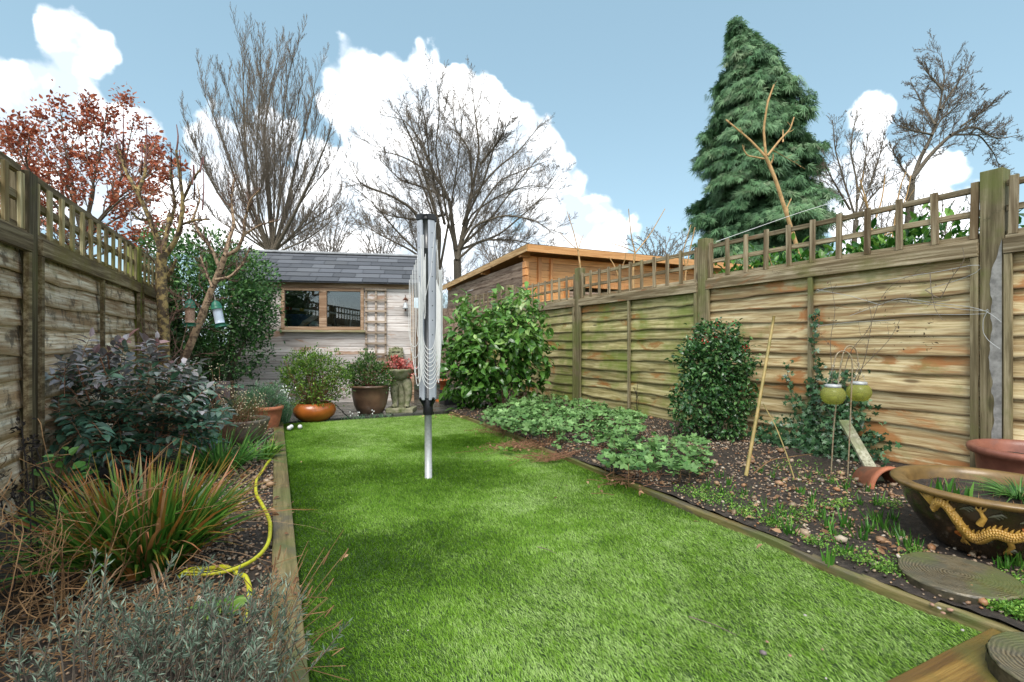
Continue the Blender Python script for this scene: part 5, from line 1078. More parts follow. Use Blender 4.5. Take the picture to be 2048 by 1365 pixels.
# geranium ground cover: many lobed leaves on stalks
def gero():
    polys = [[(955,845),(985,820),(1060,800),(1150,800),(1230,820),(1290,850),(1285,885),(1240,895),(1160,880),(1100,885),(1060,880),(1010,868)], [(1200,930),(1230,895),(1300,880),(1390,885),(1420,910),(1420,950),(1370,968),(1290,965),(1230,955)], [(1080,880),(1150,880),(1200,900),(1180,915),(1110,908)]]
    dn = [1, 1, .35]; b = MB(); st = MB()
    for poly, dd in zip(polys, dn):
        w = [tuple(G(x, y+14, .03)[:2]) for x, y in poly]; P2 = np.array(w); lo, hi = P2.min(0), P2.max(0); n = int(np.prod(hi-lo)*950*dd); x = rng.uniform(lo[0], hi[0], n); y = rng.uniform(lo[1], hi[1], n); k = inpoly(x, y, w)&(rng.random(n) < -.5+2.8*fbm(x*3, y*3, 0, 4)); x, y = x[k], y[k]; n = len(x)
        h = .02+.13*fbm(x*3.5, y*3.5, 0, 9)+rng.random(n)*.05; p = np.stack([x, y, h+.03], 1); nr = nrm(np.array([0, -.25, 1.])+rng.normal(size=(n, 3))*.45)
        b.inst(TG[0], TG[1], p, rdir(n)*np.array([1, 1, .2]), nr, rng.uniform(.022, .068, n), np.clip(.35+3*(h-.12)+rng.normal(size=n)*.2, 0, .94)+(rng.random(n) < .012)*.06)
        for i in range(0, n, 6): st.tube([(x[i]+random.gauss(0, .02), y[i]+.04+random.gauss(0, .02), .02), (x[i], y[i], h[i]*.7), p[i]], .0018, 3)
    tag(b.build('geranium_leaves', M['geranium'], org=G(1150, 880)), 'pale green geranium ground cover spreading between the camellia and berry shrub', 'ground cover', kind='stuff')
    tag(st.build('geranium_stalks', M['straw'], org=G(1150, 880)), 'brown stalks under the geranium ground cover', 'ground cover', kind='stuff')
gero()
# straw and litter
def litter(name, areas, n, label, mat=M['straw'], Ls=(.05, .16), z=.04):
    b = MB()
    for (px, py, sx, sy, w) in areas:
        c = G(px, py, z)
        for k in range(int(n*w)):
            p = c+np.array([random.gauss(0, sx), random.gauss(0, sy), abs(random.gauss(0, .008))]); a = random.uniform(0, PI); l = random.uniform(*Ls); d = np.array([math.cos(a), math.sin(a), random.gauss(0, .15)])*l
            q = p+d/2+rng.normal(size=3)*.01; b.tube([p, q, p+d], .0015, 3, t=(random.random(), random.random(), 0))
    return tag(b.build(name, mat, org=(*G(areas[0][0], areas[0][1])[:2], 0)), label, 'plant litter', kind='stuff')
litter('dead_stalks', [(1050, 893, .16, .07, 1), (1110, 915, .12, .05, 1), (1000, 862, .12, .1, .5), (1290, 960, .12, .08, .3), (1230, 900, .1, .1, .3)], 160, 'reddish dead stalks lying along the edge of the geraniums', M['redtwig'])
def leaves_ground(name, n, areas, label, size=(.015, .04), mat='deadleaf', z=.04):
    P_ = []
    for (px, py, sx, sy, w) in areas:
        c = G(px, py, z); m = int(n*w); P_.append(c+np.stack([rng.normal(size=m)*sx, rng.normal(size=m)*sy, rng.random(m)*.01], 1))
    p = np.concatenate(P_); m = len(p); b = MB(); b.inst(TLw[0], TLw[1], p, rdir(m)*np.array([1, 1, .2]), nrm(UP+rng.normal(size=(m, 3))*.4), rng.uniform(*size, m)); return tag(b.build(name, M[mat], org=(*p.mean(0)[:2], 0)), label, 'leaf litter', kind='stuff')
litter('dead_grass', [(120, 1280, .16, .14, 1), (250, 1230, .15, .12, 1), (60, 1180, .12, .14, .8), (380, 1260, .14, .08, .6), (180, 1340, .2, .1, .8)], 95, 'pale brown dead grass and stalks covering the soil at the bottom left', M['straw'], (.06, .2), .05)
leaves_ground('fallen_leaves', 90, [(1560,1020,.25,.12,.6),(1680,1050,.2,.1,.6),(1640,960,.25,.15,.7),(1780,1100,.12,.06,.4),(1040, 890, .2, .1, 1), (930, 830, .2, .1, 1), (500, 1010, .15, .4, .5), (1290, 960, .2, .1, .5), (1300, 850, .3, .3, .5), (480, 1180, .12, .1, .5)], 'fallen brown leaves scattered over the flower beds')
# creeping stonecrop along the right edging
def creeping():
    b = MB(); cl = [(1420,1000,.10,.05,500),(1470,1030,.10,.05,600),(1540,1052,.08,.04,300),(1600,1030,.08,.05,260),(1740,1150,.10,.035,900),(1800,1180,.05,.03,400),(1700,1125,.08,.03,400),(2005,1222,.09,.03,1900),(2035,1235,.10,.06,1300),(2040,1180,.08,.05,700),(1900,1205,.05,.02,300),(1620,1090,.09,.02,300),(1590,1090,.05,.02,150),(1680,1010,.06,.03,220),(1780,1010,.05,.03,150),(1380,985,.1,.05,300),(1500,1062,.06,.02,260),(1560,1085,.06,.02,260),(1650,1112,.06,.02,260),(1650,960,.2,.1,160),(1580,930,.15,.08,130),(1830,1110,.03,.02,80)]
    for px, py, sx, sy, n in cl:
        c = G(px, py, .04); n = int(n*1.2); p = c+np.stack([rng.normal(size=n)*sx, rng.normal(size=n)*sy, rng.random(n)*.02], 1); p = p[~inpoly(p[:, 0]-.085, p[:, 1]-.03, lawn_poly) & ((p[:, 1] > yF+.02) | (p[:, 0] > fc[0]+.085))]; n = len(p); b.inst(TLw[0], TLw[1], p, rdir(n, .4), nrm(UP+rng.normal(size=(n, 3))*.5), rng.uniform(.007, .014, n))
    tag(b.build('creeping_plants', M['sedum'], org=(*G(1700, 1120)[:2], 0)), 'bright green creeping stonecrop beside the timber edging', 'ground cover', kind='stuff')
creeping()
# bulb shoots
M['shootgreen'] = leaf('bulb_shoots', [(0, (.03,.11,.015)), (.6, (.06,.19,.02)), (1, (.14,.30,.05))], .35, .2)
protos = []
for k in range(4):
    r = thing('bulb_shoots', 'x', 'plant', (0, 0, 0), 0, 'green bulb shoots in the right flower bed'); n = (10, 16, 24, 7)[k]; b = MB(); a = rng.random(n)*2*PI; rr = rng.random(n)*(.02, .03, .045, .015)[k]
    blades(b, np.stack([np.cos(a)*rr, np.sin(a)*rr, 0*a-.005], 1), np.stack([np.cos(a)*.18, np.sin(a)*.18, 0*a+1], 1)+rng.normal(size=(n, 3))*.1, rng.uniform(.035, .085, n), .008, .12, 3); b.build('leaves', M['shootgreen'], r); protos.append(r)
spots = [(1424,935,1),(1440,955,0),(1458,968,3),(1500,925,0),(1520,945,1),(1545,955,3),(1560,940,0),(1490,990,1),(1450,985,0),(1530,1010,3),(1600,985,1),(1625,1000,1),(1622,1018,0),(1560,1020,0),(1575,1035,1),(1660,965,1),(1690,975,1),(1700,990,0),(1720,1010,1),(1750,1040,2),(1735,1060,1),(1768,1055,2),(1720,1075,0),(1690,1050,1),(1655,1055,0),(1640,1035,1),(1800,1075,2),(1815,1090,2),(1830,1105,2),(1690,1105,1),(1660,1125,0),(1580,1065,1),(1560,1050,0),(1540,1045,1),(1470,1010,0),(1640,950,0),(1415,975,1),(1670,1070,0),(1785,1040,1),(1610,960,0),(2020,1120,2),(2035,1130,2),(2010,1135,1),(1398,950,1),(1380,930,0),(1755,1010,0),(1735,985,1),(1710,955,1)]
used = set()
for px, py, k in spots:
    p = G(px, py, .035); p[2] = .03; where = ('near the berry shrub' if px < 1470 else 'near the foot of the canes' if px < 1600 else 'between the lanterns and the turf edge' if px < 1745 else 'beside the glazed bowl')
    size = ('small', 'medium', 'large leafy', 'very small')[k]; lb = f'{size} tuft of green bulb shoots {where}'
    if k not in used: o = protos[k]; o.location = tuple(p); used.add(k); o['label'] = lb
    else: o = dup(protos[k], p, random.uniform(0, 6), random.uniform(.85, 1.3), lb)
    o['group'] = 'bulb shoots '+where
# grasses in the bowl
bc = dc+np.array([0, 0, .21])
r = plant('potted_grass', 'tuft of long grass growing at the right of the glazed bowl', 'grass clump', bc+RT*.05); n = 260; a = rng.random(n)*2*PI; b = MB()
blades(b, bc+RT*.09-FW*.02+np.stack([np.cos(a)*.03, np.sin(a)*.03, 0*a], 1), np.stack([np.cos(a)*.9, np.sin(a)*.9, .4+rng.random(n)], 1), rng.uniform(.07, .17, n), .0045, .6, 5); b.build('blades', M['greenblade'], r)
r = plant('bulb_shoots', 'thick green bulb shoots at the left inside the glazed bowl', 'plant', bc-RT*.17); n = 22; b = MB(); q = rng.normal(size=(n, 3))*.035; q[:, 2] = 0
blades(b, bc-RT*.17+q, rdir(n, 6), rng.uniform(.05, .10, n), .014, .08, 3); b.build('leaves', M['shootgreen'], r)
r = plant('dead_stubble', 'thin dark dead stalks across the soil of the glazed bowl', 'plant', bc); n = 90; b = MB(); a = rng.random(n)*2*PI; q = np.sqrt(rng.random(n))*.22
blades(b, bc+np.stack([np.cos(a)*q, np.sin(a)*q, 0*a], 1), rdir(n, 3), rng.uniform(.02, .05, n), .003, .05, 2); b.build('stalks', M['deadleaf'], r)
# ivy
def ivy():
    base = ground_shift(P(1640, HOR, 3.5)); root = plant('ivy_plant', 'dark ivy covering the foot of the fence behind the lanterns', 'climber', base); b = MB(); st = MB()
    def FR(px, py, off=.07): Z = 4350/(px-524); return P(px, py, Z*(1-off/3.9))
    P_ = []
    for (px, py, sx, sy, n, o) in ((1600,890,38,22,300,.25),(1680,850,30,40,360,.20),(1560,880,30,20,170,.25),(1640,900,50,20,330,.35),(1725,900,22,18,120,.2),(1660,800,18,30,140,.15),(1740,875,14,8,40,.12),(1525,870,15,15,60,.3),(1700,820,14,30,110,.15),(1610,840,22,22,100,.14)):
        for k in range(n): P_.append(FR(random.gauss(px, sx), min(random.gauss(py, sy), 935), o*random.uniform(.2, 1)))
    for path in ([(1640,640),(1632,620),(1628,690),(1634,760),(1632,820)], [(1573,730),(1580,775),(1600,810),(1625,850)], [(1625,760),(1620,790),(1628,830)], [(1700,740),(1660,790),(1700,850)]):
        pp = resample(np.array(path, float), 34); st.tube([FR(x, y, .075) for x, y in pp], .003, 4)
        for x, y in pp:
            for q in range(2): P_.append(FR(x+random.gauss(0, 4), y+random.gauss(0, 5), .08))
    p = np.array(P_); n = len(p); p[:, 2] = np.maximum(p[:, 2], .04); b.inst(TI[0], TI[1], p, rdir(n, -.3), nrm(np.array([-.9, -.2, .35])+rng.normal(size=(n, 3))*.45), rng.uniform(.022, .046, n)); b.build('foliage', M['ivy'], root)
    st.build('stems', M['bark'], root)
    # wires along the near panel
    w = thing('training_wire', 'loose silver plant wires strung from the batten to the tall cement smeared post', 'wire', FR(1960, 575, .12)); b = MB()
    for pts in ([(1635,580),(1700,592),(1760,610)], [(1636,583),(1645,575),(1700,573),(1800,556),(1900,540),(1970,524),(1978,529),(1965,543),(1920,560),(1850,580)], [(1637,652),(1700,645),(1790,640)], [(1800,602),(1880,612),(1930,620),(1975,622)], [(1700,632),(1800,595),(1860,605),(1940,614),(1975,622),(1998,640),(2003,645)], [(1975,622),(1966,640),(1966,665),(1975,680),(1990,692),(2000,698)], [(1970,628),(1920,630),(1800,628)]):
        b.tube(smooth([FR(x, y, .115 if x < 1950 else .13) for x, y in pts], 26, 1), .0016, 5)
    for q in ((1975, 622), (1636, 582), (1637, 652)): b.tube([FR(q[0]-4, q[1], .12), FR(q[0], q[1]-3, .13), FR(q[0]+4, q[1]+1, .12), FR(q[0]-1, q[1]+3, .13)], .002, 5)
    b.build('wire', M['galv'], w, smooth=True)
    v = thing('clematis_vine', 'bare withered clematis vine clinging to wires on the fence above the lanterns', 'climber', FR(1690, 930, .15)); a1 = MB(); a2 = MB()
    limbs = [([FR(x, y, .13) for x, y in pts], .0032, .0014) for pts in ([(1680,930),(1676,860),(1684,760),(1700,700),(1740,660),(1758,600),(1790,560),(1850,545)], [(1692,900),(1690,800),(1720,740),(1780,680),(1800,640)], [(1670,880),(1665,780),(1660,680),(1672,620),(1660,560)], [(1860,545),(1862,580),(1870,620),(1885,640)], [(1850,580),(1880,600),(1900,560),(1930,520),(1925,495)], [(1700,800),(1730,720),(1745,640),(1735,600)], [(1900,600),(1830,610),(1780,600),(1710,625)])]
    branching(a1, a1, limbs, 2, .5, .0, .16, (.5, 1.2), .16, 6, .0008, .1); a1.build('stems', M['twig'], v)
    pp = np.array([FR(random.choice([1660,1672,1730,1745,1800,1862,1860,1850,1768,1820,1790])+random.gauss(0, 6), y, .14) for y in [random.uniform(560, 700) for _ in range(60)]]); a2.inst(TL[0], TL[1], pp, rdir(60, -.8), rdir(60), rng.uniform(.012, .026, 60)); a2.build('withered_leaves', M['clematis'], v)
ivy()
# thin dead climber on the middle panel
def FRp(px, py, off): Z = 4350/(px-524); return P(px, py, Z*(1-off/3.9))
v = thing('dead_climber', 'thin black dead stem in front of the middle batten above the geraniums', 'climber', ground_shift(FRp(1275, 860, .2))); a1 = MB(); branching(a1, a1, [([FRp(1278, 870, .2), FRp(1272, 800, .12), FRp(1275, 770, .1)], .006, .003), ([FRp(1276, 800, .12), FRp(1268, 775, .1)], .004, .002)], 2, .5, .3, .2, (.5, 1.2), .3, 6, .001); a1.build('stems', M['blackseed'], v)
# lavender at the front left
def lavender():
    for (px, Z, n, rad, lb) in ((375, 1.16, 74, .19, 'silvery lavender spilling over the timber edging at the front'), (190, 1.12, 54, .20, 'silvery lavender tuft left of the one over the timber edging'), (465, 1.05, 44, .10, 'small silvery lavender tuft nearest the turf at the bottom')):
        base = ground_shift(P(px, HOR, Z)); root = plant('lavender_bush', lb, 'shrub', base, 'lavender bushes at the front left'); b = MB(); st = MB()
        for k in range(n):
            a = random.uniform(0, 2*PI); r = math.sqrt(random.random())*rad; p0 = base+np.array([math.cos(a)*r*.5, math.sin(a)*r*.5, 0]); l = random.uniform(.16, .30); d = nrm(np.array([math.cos(a)*r*3.2+.25, math.sin(a)*r*3.2, 1.])+rng.normal(size=3)*.15)
            pts = smooth([p0, p0+d*l*.6+rng.normal(size=3)*.012, p0+d*l+UP*.01+rng.normal(size=3)*.02], 8, 1); st.tube(pts, np.linspace(.0018, .001, 8), 4, t=(random.random(), random.random(), .5))
            m = 34; t = .30+.70*rng.random(m)**.7; x = t*7; i = np.minimum(x.astype(int), 6); q = pts[i]+(pts[i+1]-pts[i])*(x-i)[:, None]; b.inst(TSn[0]*np.array([1.1, 1, 1]), TSn[1], q, nrm(rdir(m)+d*1.1), rdir(m), rng.uniform(.012, .026, m))
        b.build('foliage', M['lavender'], root); st.build('stems', M['lavstem'], root)
M['lavstem'] = plain('lavender_stems', (.16,.13,.10), .8, bp=0); lavender()
def drystalks():
    base = ground_shift(P(500, HOR, 1.12)); root = plant('dry_flower_stalks', 'fan of thin straw coloured stalks arching from the lavender onto the turf', 'plant', base); b = MB()
    for k in range(46):
        e = P(random.uniform(540, 700), random.uniform(1060, 1340), random.uniform(1.12, 1.3)); e[2] = max(e[2], .08); b.tube(smooth([base+rng.normal(size=3)*[.08, .05, 0], (base+e)/2+UP*.05, e], 8, 1), np.linspace(.0012, .0007, 8), 3)
        if k % 3 == 0: d = nrm(e-base); b.tube([e-d*.03, e-d*.015, e+d*.003], [.0012, .0022, .0012], 4)
    b.build('stalks', M['straw'], root)
drystalks()
# dry brown bramble at the left edge
def drybush():
    base = ground_shift(P(60, HOR, 1.5)); root = plant('dry_twiggy_bush', 'tangle of dead brown stems in the bottom left corner', 'shrub', base); a = MB()
    limbs = []
    for k in range(48):
        s_ = base+np.array([random.gauss(0, .13), random.gauss(0, .16), 0]); h = random.uniform(.2, .55); d = rdir(1, 2.2)[0]; p1 = s_+d*h*.5+rng.normal(size=3)*.04; p2 = p1+nrm(d+rng.normal(size=3)*.5)*h*.5; p3 = p2+nrm(rng.normal(size=3)+np.array([.2, 0, -.2]))*h*.25; limbs.append(([s_, p1, p2, p3], random.uniform(.0014, .0030), .0008))
    branching(a, a, limbs, 1, .5, .2, .3, (.4, 1.3), .35, 3, .0012); a.build('stems', M['straw'], root)
    b = MB()
    for k in range(14):
        p = P(random.gauss(45, 25), random.gauss(950, 40), 1.75+random.gauss(0, .1)); s_ = base+np.array([random.gauss(0, .05), random.gauss(.1, .1), 0]); b.tube(smooth([s_, (s_+p)/2+rng.normal(size=3)*.05, p], 7, 1), .0022, 4)
        for q in range(16): b.inst(TL[0], TL[1], [p+rng.normal(size=3)*.012], rdir(1), rdir(1), .018)
    b.build('seedheads', M['blackseed'], root)
    c = ground_shift(P(60, HOR, 1.75)); r2 = plant('broad_leaf_seedling', 'fresh green narrow leaved seedling among the dead brown stems', 'plant', c); b = MB(); n = 16; a_ = rng.random(n)*2*PI; blades(b, np.tile(c, (n, 1))+np.stack([0*a_, 0*a_, rng.random(n)*.25], 1), np.stack([np.cos(a_), np.sin(a_), 0*a_+.5], 1), rng.uniform(.1, .18, n), .022, .5, 5); b.build('leaves', M['greenblade'], r2); b = MB(); b.tube([c, c+UP*.3], .003, 5); b.build('stem', M['shootgreen'], r2)
    c = ground_shift(P(130, HOR, 2.35)); r2 = plant('leafy_weed', 'fresh green weed growing at the foot of the left fence post', 'plant', c); b = MB(); n = 46; a_ = rng.random(n)*2*PI; p = c+np.stack([np.cos(a_)*.12*rng.random(n), np.sin(a_)*.1*rng.random(n), rng.random(n)*.32], 1); b.inst(TL[0], TL[1], p, np.stack([np.cos(a_), np.sin(a_), 0*a_+.3], 1), rdir(n, 1.5), rng.uniform(.05, .09, n)); b.build('leaves', M['greenblade'], r2); stems(r2, c, p[:14], .003, .002, M['shootgreen'])
drybush()
def seedl(px, py, lb, n=24, s_=.05):
    c = G(px, py, .03); r2 = plant('rosette_weed', lb, 'plant', c); b = MB(); a_ = rng.random(n)*2*PI; b.inst(TLw[0], TLw[1], np.tile(c, (n, 1))+np.stack([np.cos(a_)*.02, np.sin(a_)*.02, 0*a_+.01], 1), np.stack([np.cos(a_), np.sin(a_), rng.random(n)*.9+.15], 1), rdir(n, 2), rng.uniform(s_*.7, s_*1.3, n)); b.build('leaves', M['sedum'], r2)
seedl(438, 1235, 'light green leafy weed between the hose end and the lavender', 24, .06); seedl(545, 905, 'light green leafy weed beside the timber edging near the hose top', 26, .07)
seedl(1010, 905, 'pale green leafy weed at the turf edge in front of the geraniums', 14, .05)

# ------------------------------------------------------------------ trees
def limbs_px(L, Z, jz=.0):
    out = []
    for pts, r0, r1 in L:
        z0_ = 0; dz = random.uniform(-jz, jz); m = len(pts); out.append(([P(x, y, Z+dz*i/(m-1)) for i, (x, y) in enumerate(pts)], r0, r1))
    return out
def baretree(name, label, px, Z, L, levels, mat='bark', tmat='twig', jz=1., group=None, **kw):
    base = P(px, HOR, Z); base[2] = -.02; root = thing(name, label, 'tree', base, 0, group); A_ = MB(); B_ = MB()
    ends = branching(A_, B_, limbs_px(L, Z, jz), levels, **kw); A_.build('trunk', M[mat], root, smooth=True); B_.build('crown', M[tmat], root); return root, ends
# upright tree behind the shed
L = [([(548,800),(545,600),(541,505)], .17, .15)]
fan = [((540,505),(505,430),(470,330),(430,220),(395,130)), ((541,500),(500,400),(490,280),(487,160),(484,70)), ((541,505),(515,420),(512,300),(520,160),(522,60)), ((545,500),(540,400),(527,250),(545,140),(560,60)), ((545,500),(560,380),(562,250),(575,140),(588,70)), ((548,500),(575,400),(600,280),(625,180),(632,120)), ((548,503),(590,420),(625,340),(650,280),(662,240)), ((540,505),(480,450),(430,370),(395,290),(365,220)), ((540,505),(520,470),(450,400),(410,330),(372,290)), ((550,505),(600,450),(640,400),(672,350)), ((545,500),(550,350),(548,200),(540,110)), ((545,500),(600,400),(650,330),(672,300)), ((545,500),(590,380),(625,280),(645,200)), ((545,500),(570,330),(595,200),(608,120)), ((542,500),(505,350),(470,220),(450,130)), ((540,505),(470,420),(410,330),(380,250)), ((545,505),(620,440),(670,400),(690,370)), ((543,500),(530,330),(505,200),(500,110)), ((540,505),(480,380),(450,280),(415,180)), ((545,505),(590,470),(640,440),(700,410)), ((540,505),(490,470),(440,440),(400,400)), ((550,508),(610,480),(650,450),(685,415))]
for f in fan: L.append(([(x, y+(500-y)*.07) for x, y in f], .058 if len(L) in (2, 4, 6, 7) else .028, .005))
baretree('bare_tree', 'tall upright bare tree fanning out behind the left of the shed', 545, 13, L, 3, jz=1.6, thin=.02, up=.62, wob=.10, ang=(.3, .75), ratio=.42, dens=12, minr=.0025, gaps=.1, rmax=.007)
# broad tree in the middle
L = [([(920,800),(918,600),(915,520)], .16, .14), ([(890,800),(880,620),(875,540)], .13, .11)]
for f in (((915,520),(905,450),(900,400),(870,350),(800,310),(740,300)), ((915,520),(930,450),(945,380),(960,300),(950,230),(945,170)), ((915,520),(940,430),(1000,390),(1060,370),(1120,380)), ((912,500),(895,440),(885,380),(870,300),(880,230),(872,150)), ((875,540),(850,470),(830,420),(780,390),(720,370),(700,330)), ((875,540),(880,460),(850,350),(820,270),(790,210)), ((920,500),(950,450),(1010,430),(1070,440),(1110,470)), ((940,400),(990,340),(1040,300),(1080,250)), ((960,330),(1000,280),(1020,240)), ((870,350),(840,280),(810,240),(760,230)), ((880,540),(900,430),(915,330),(925,240),(915,190)), ((900,400),(860,380),(800,360),(760,320)), ((925,480),(970,400),(1000,360),(1050,340),(1100,320)), ((890,430),(830,440),(770,430),(730,400)), ((945,380),(940,300),(910,260),(905,200)), ((915,520),(960,480),(1030,480),(1100,500)), ((875,540),(820,500),(760,470),(710,440)), ((880,540),(870,440),(830,330),(800,250)), ((915,500),(980,440),(1040,360),(1090,300)), ((875,540),(800,470),(740,400),(700,370)), ((925,450),(965,370),(990,290),(1000,220)), ((890,450),(860,330),(850,240),(840,190)), ((920,500),(1000,470),(1080,400),(1120,350))):
    L.append((list(f), .085 if len(L) in (2, 3, 6, 7) else .045, .007))
baretree('bare_tree', 'broad spreading bare tree behind the airer and orange cabin', 905, 15, L, 3, jz=2.2, thin=.02, up=.26, wob=.10, ang=(.4, 1.0), ratio=.42, dens=13, minr=.0028, gaps=.12, rmax=.010)
# low far trees
for k, (px, py, w, h, lb) in enumerate(((660,470,60,60,'low distant bare tree between the tall upright and broad trees'), (760,475,70,50,'low distant bare tree behind the right of the shed roof'), (590,490,40,30,'small distant bare tree just above the shed roof'), (1320,500,60,35,'low distant bare shrub behind the right of the cabin roof'), (1000,500,60,60,'low distant bare tree directly behind the orange cabin'))):
    Z = 24; L = []
    for q in range(9):
        a = -1.2+2.4*q/8; L.append(([(px+random.gauss(0, 8), 640), (px+math.sin(a)*w*.3, py+30), (px+math.sin(a)*w*.8, py-math.cos(a)*h*.4), (px+math.sin(a)*w*1.3, py-math.cos(a)*h*.95)], .045, .011))
    baretree('distant_tree', lb, px, Z, L, 3, 'twig2', 'twig2', 1.5, 'distant bare trees on the horizon', thin=.02, up=.3, wob=.25, ang=(.4, 1.1), ratio=.42, dens=7, minr=.008, gaps=.2)
# right hand bare trees
L = [([(1812,700),(1815,560),(1817,450),(1822,370)], .11, .085)]
for f in (((1822,370),(1838,320),(1865,270),(1880,210),(1890,150),(1882,105)), ((1822,360),(1860,310),(1900,270),(1950,250),(1990,280),(2040,270)), ((1850,300),(1880,240),(1930,200),(1960,175)), ((1870,250),(1840,200),(1820,160)), ((1880,220),(1920,160),(1935,130)), ((1900,270),(1960,270),(1990,310),(2000,340)), ((1865,270),(1820,260),(1790,250)), ((1885,180),(1850,140),(1840,120)), ((1920,255),(1970,220),(2010,190)), ((1822,360),(1800,330),(1780,290))): L.append((list(f), .06 if len(L) < 3 else .03, .006))
baretree('bare_tree', 'leaning bare tree with wind swept crown at the far right', 1812, 12.5, L, 3, jz=1.3, thin=.02, up=.22, wob=.14, ang=(.4, 1.0), ratio=.36, dens=14, minr=.0030, rmax=.010)
L = [([(1700,700),(1705,520),(1712,440)], .07, .06)]
for f in (((1712,440),(1690,370),(1670,300),(1665,240)), ((1712,440),(1715,370),(1700,300),(1710,240),(1715,215)), ((1712,440),(1740,370),(1760,310),(1770,260)), ((1712,440),(1745,390),(1790,350)), ((1700,420),(1665,360),(1650,330)), ((1715,400),(1730,330),(1735,270))): L.append((list(f), .03, .008))
baretree('bare_tree', 'slender bare tree standing right of the tall conifer', 1700, 12, L, 3, jz=1., thin=.016, up=.35, wob=.18, ang=(.4, 1.0), ratio=.42, dens=10, minr=.0032, rmax=.009)
for px, lb in ((1880, 'low bare shrub behind the fence below the leaning tree'), (1990, 'low bare shrub behind the tall cement smeared post'), (1760, 'low bare shrub between the slender and leaning trees')):
    L = [([(px+random.gauss(0, 6), 600), (px+a*.5, 460), (px+a, 400+abs(a)*.3)], .02, .006) for a in (-45, -30, -12, 5, 22, 40)]
    baretree('bare_shrub', lb, px, 9.5, L, 3, 'twig2', 'twig2', .6, 'bare shrubs behind the right fence', thin=.014, up=.4, wob=.2, ang=(.4, .9), ratio=.45, dens=5, minr=.0038)
# pruned orange stems beyond the right fence
def sapling(label, px, Z, L, lv=1, group=None):
    base = P(px, HOR, Z); base[2] = 0; root = thing('pruned_sapling', label, 'tree', base, 0, group); A_ = MB(); B_ = MB(); branching(A_, A_, limbs_px(L, Z, .15), lv, thin=.006, up=.4, wob=.15, ang=(.4, .9), ratio=.22, dens=1.6, minr=.003, gaps=.4, sides=8)
    A_.build('stems', M['orangetwig'], root, smooth=True)
sapling('forked orange sapling standing in front of the tall conifer', 1600, 6.2, [([(1640,700),(1602,520),(1580,450),(1548,350),(1532,315)], .029, .021), ([(1532,315),(1527,260),(1535,205),(1548,170)], .016, .010), ([(1530,312),(1500,280),(1470,255),(1452,240)], .015, .009), ([(1535,312),(1560,280),(1580,260),(1588,235)], .015, .008), ([(1528,318),(1495,312),(1487,300),(1485,290)], .012, .006), ([(1545,300),(1580,320),(1610,338)], .006, .003), ([(1566,285),(1566,260)], .01, .005)])
sapling('pruned stem with three thin shoots left of the cabin door', 1155, 8.6, [([(1170,640),(1162,545),(1156,500)], .020, .015), ([(1156,500),(1146,460),(1134,423)], .010, .005), ([(1156,500),(1138,485),(1120,466)], .009, .005), ([(1157,500),(1162,480),(1167,470)], .008, .004)], 0)
sapling('pruned stem with long wavy shoots right of the cabin door', 1270, 7.6, [([(1268,640),(1266,540),(1270,505)], .020, .015), ([(1270,505),(1262,470),(1257,418)], .010, .005), ([(1270,505),(1250,495),(1207,482)], .009, .004), ([(1272,505),(1300,470),(1330,418)], .010, .005), ([(1240,560),(1228,530),(1218,515)], .012, .006), ([(1240,545),(1250,520),(1252,505)], .008, .004)], 0)
sapling('thin dark shoots rising beside the fence post left of the conifer', 1370, 6.6, [([(1365,640),(1372,540),(1380,500),(1390,455)], .012, .006), ([(1372,540),(1365,505),(1382,450)], .008, .004)], 0)
sapling('orange many stemmed shrub tangled behind the fence trellis', 1750, 5.0, [([(1690,640),(1735,500),(1738,420),(1720,360)], .014, .006), ([(1690,640),(1740,470),(1765,400),(1770,350)], .013, .005), ([(1760,640),(1790,440),(1800,370),(1812,345)], .012, .005), ([(1800,640),(1795,440),(1815,390),(1822,350)], .010, .004), ([(1740,430),(1725,390),(1712,370)], .008, .004), ([(1660,640),(1690,520),(1740,480),(1800,460)], .010, .005), ([(1580,640),(1540,520),(1530,490)], .008, .004), ([(1850,640),(1870,500),(1900,470)], .009, .004)], 1)
# washing line wire beyond the fence
b = MB(); b.tube(smooth([P(1432, 484, 4.9), P(1600, 425, 5.6), P(1700, 395, 6.2), P(1830, 340, 8.0)], 20, 1), .0026, 5); tag(b.build('washing_line', M['linewhite'], org=P(1432, 484, 4.9)), 'taut white line running from the fence post across the conifer', 'line')
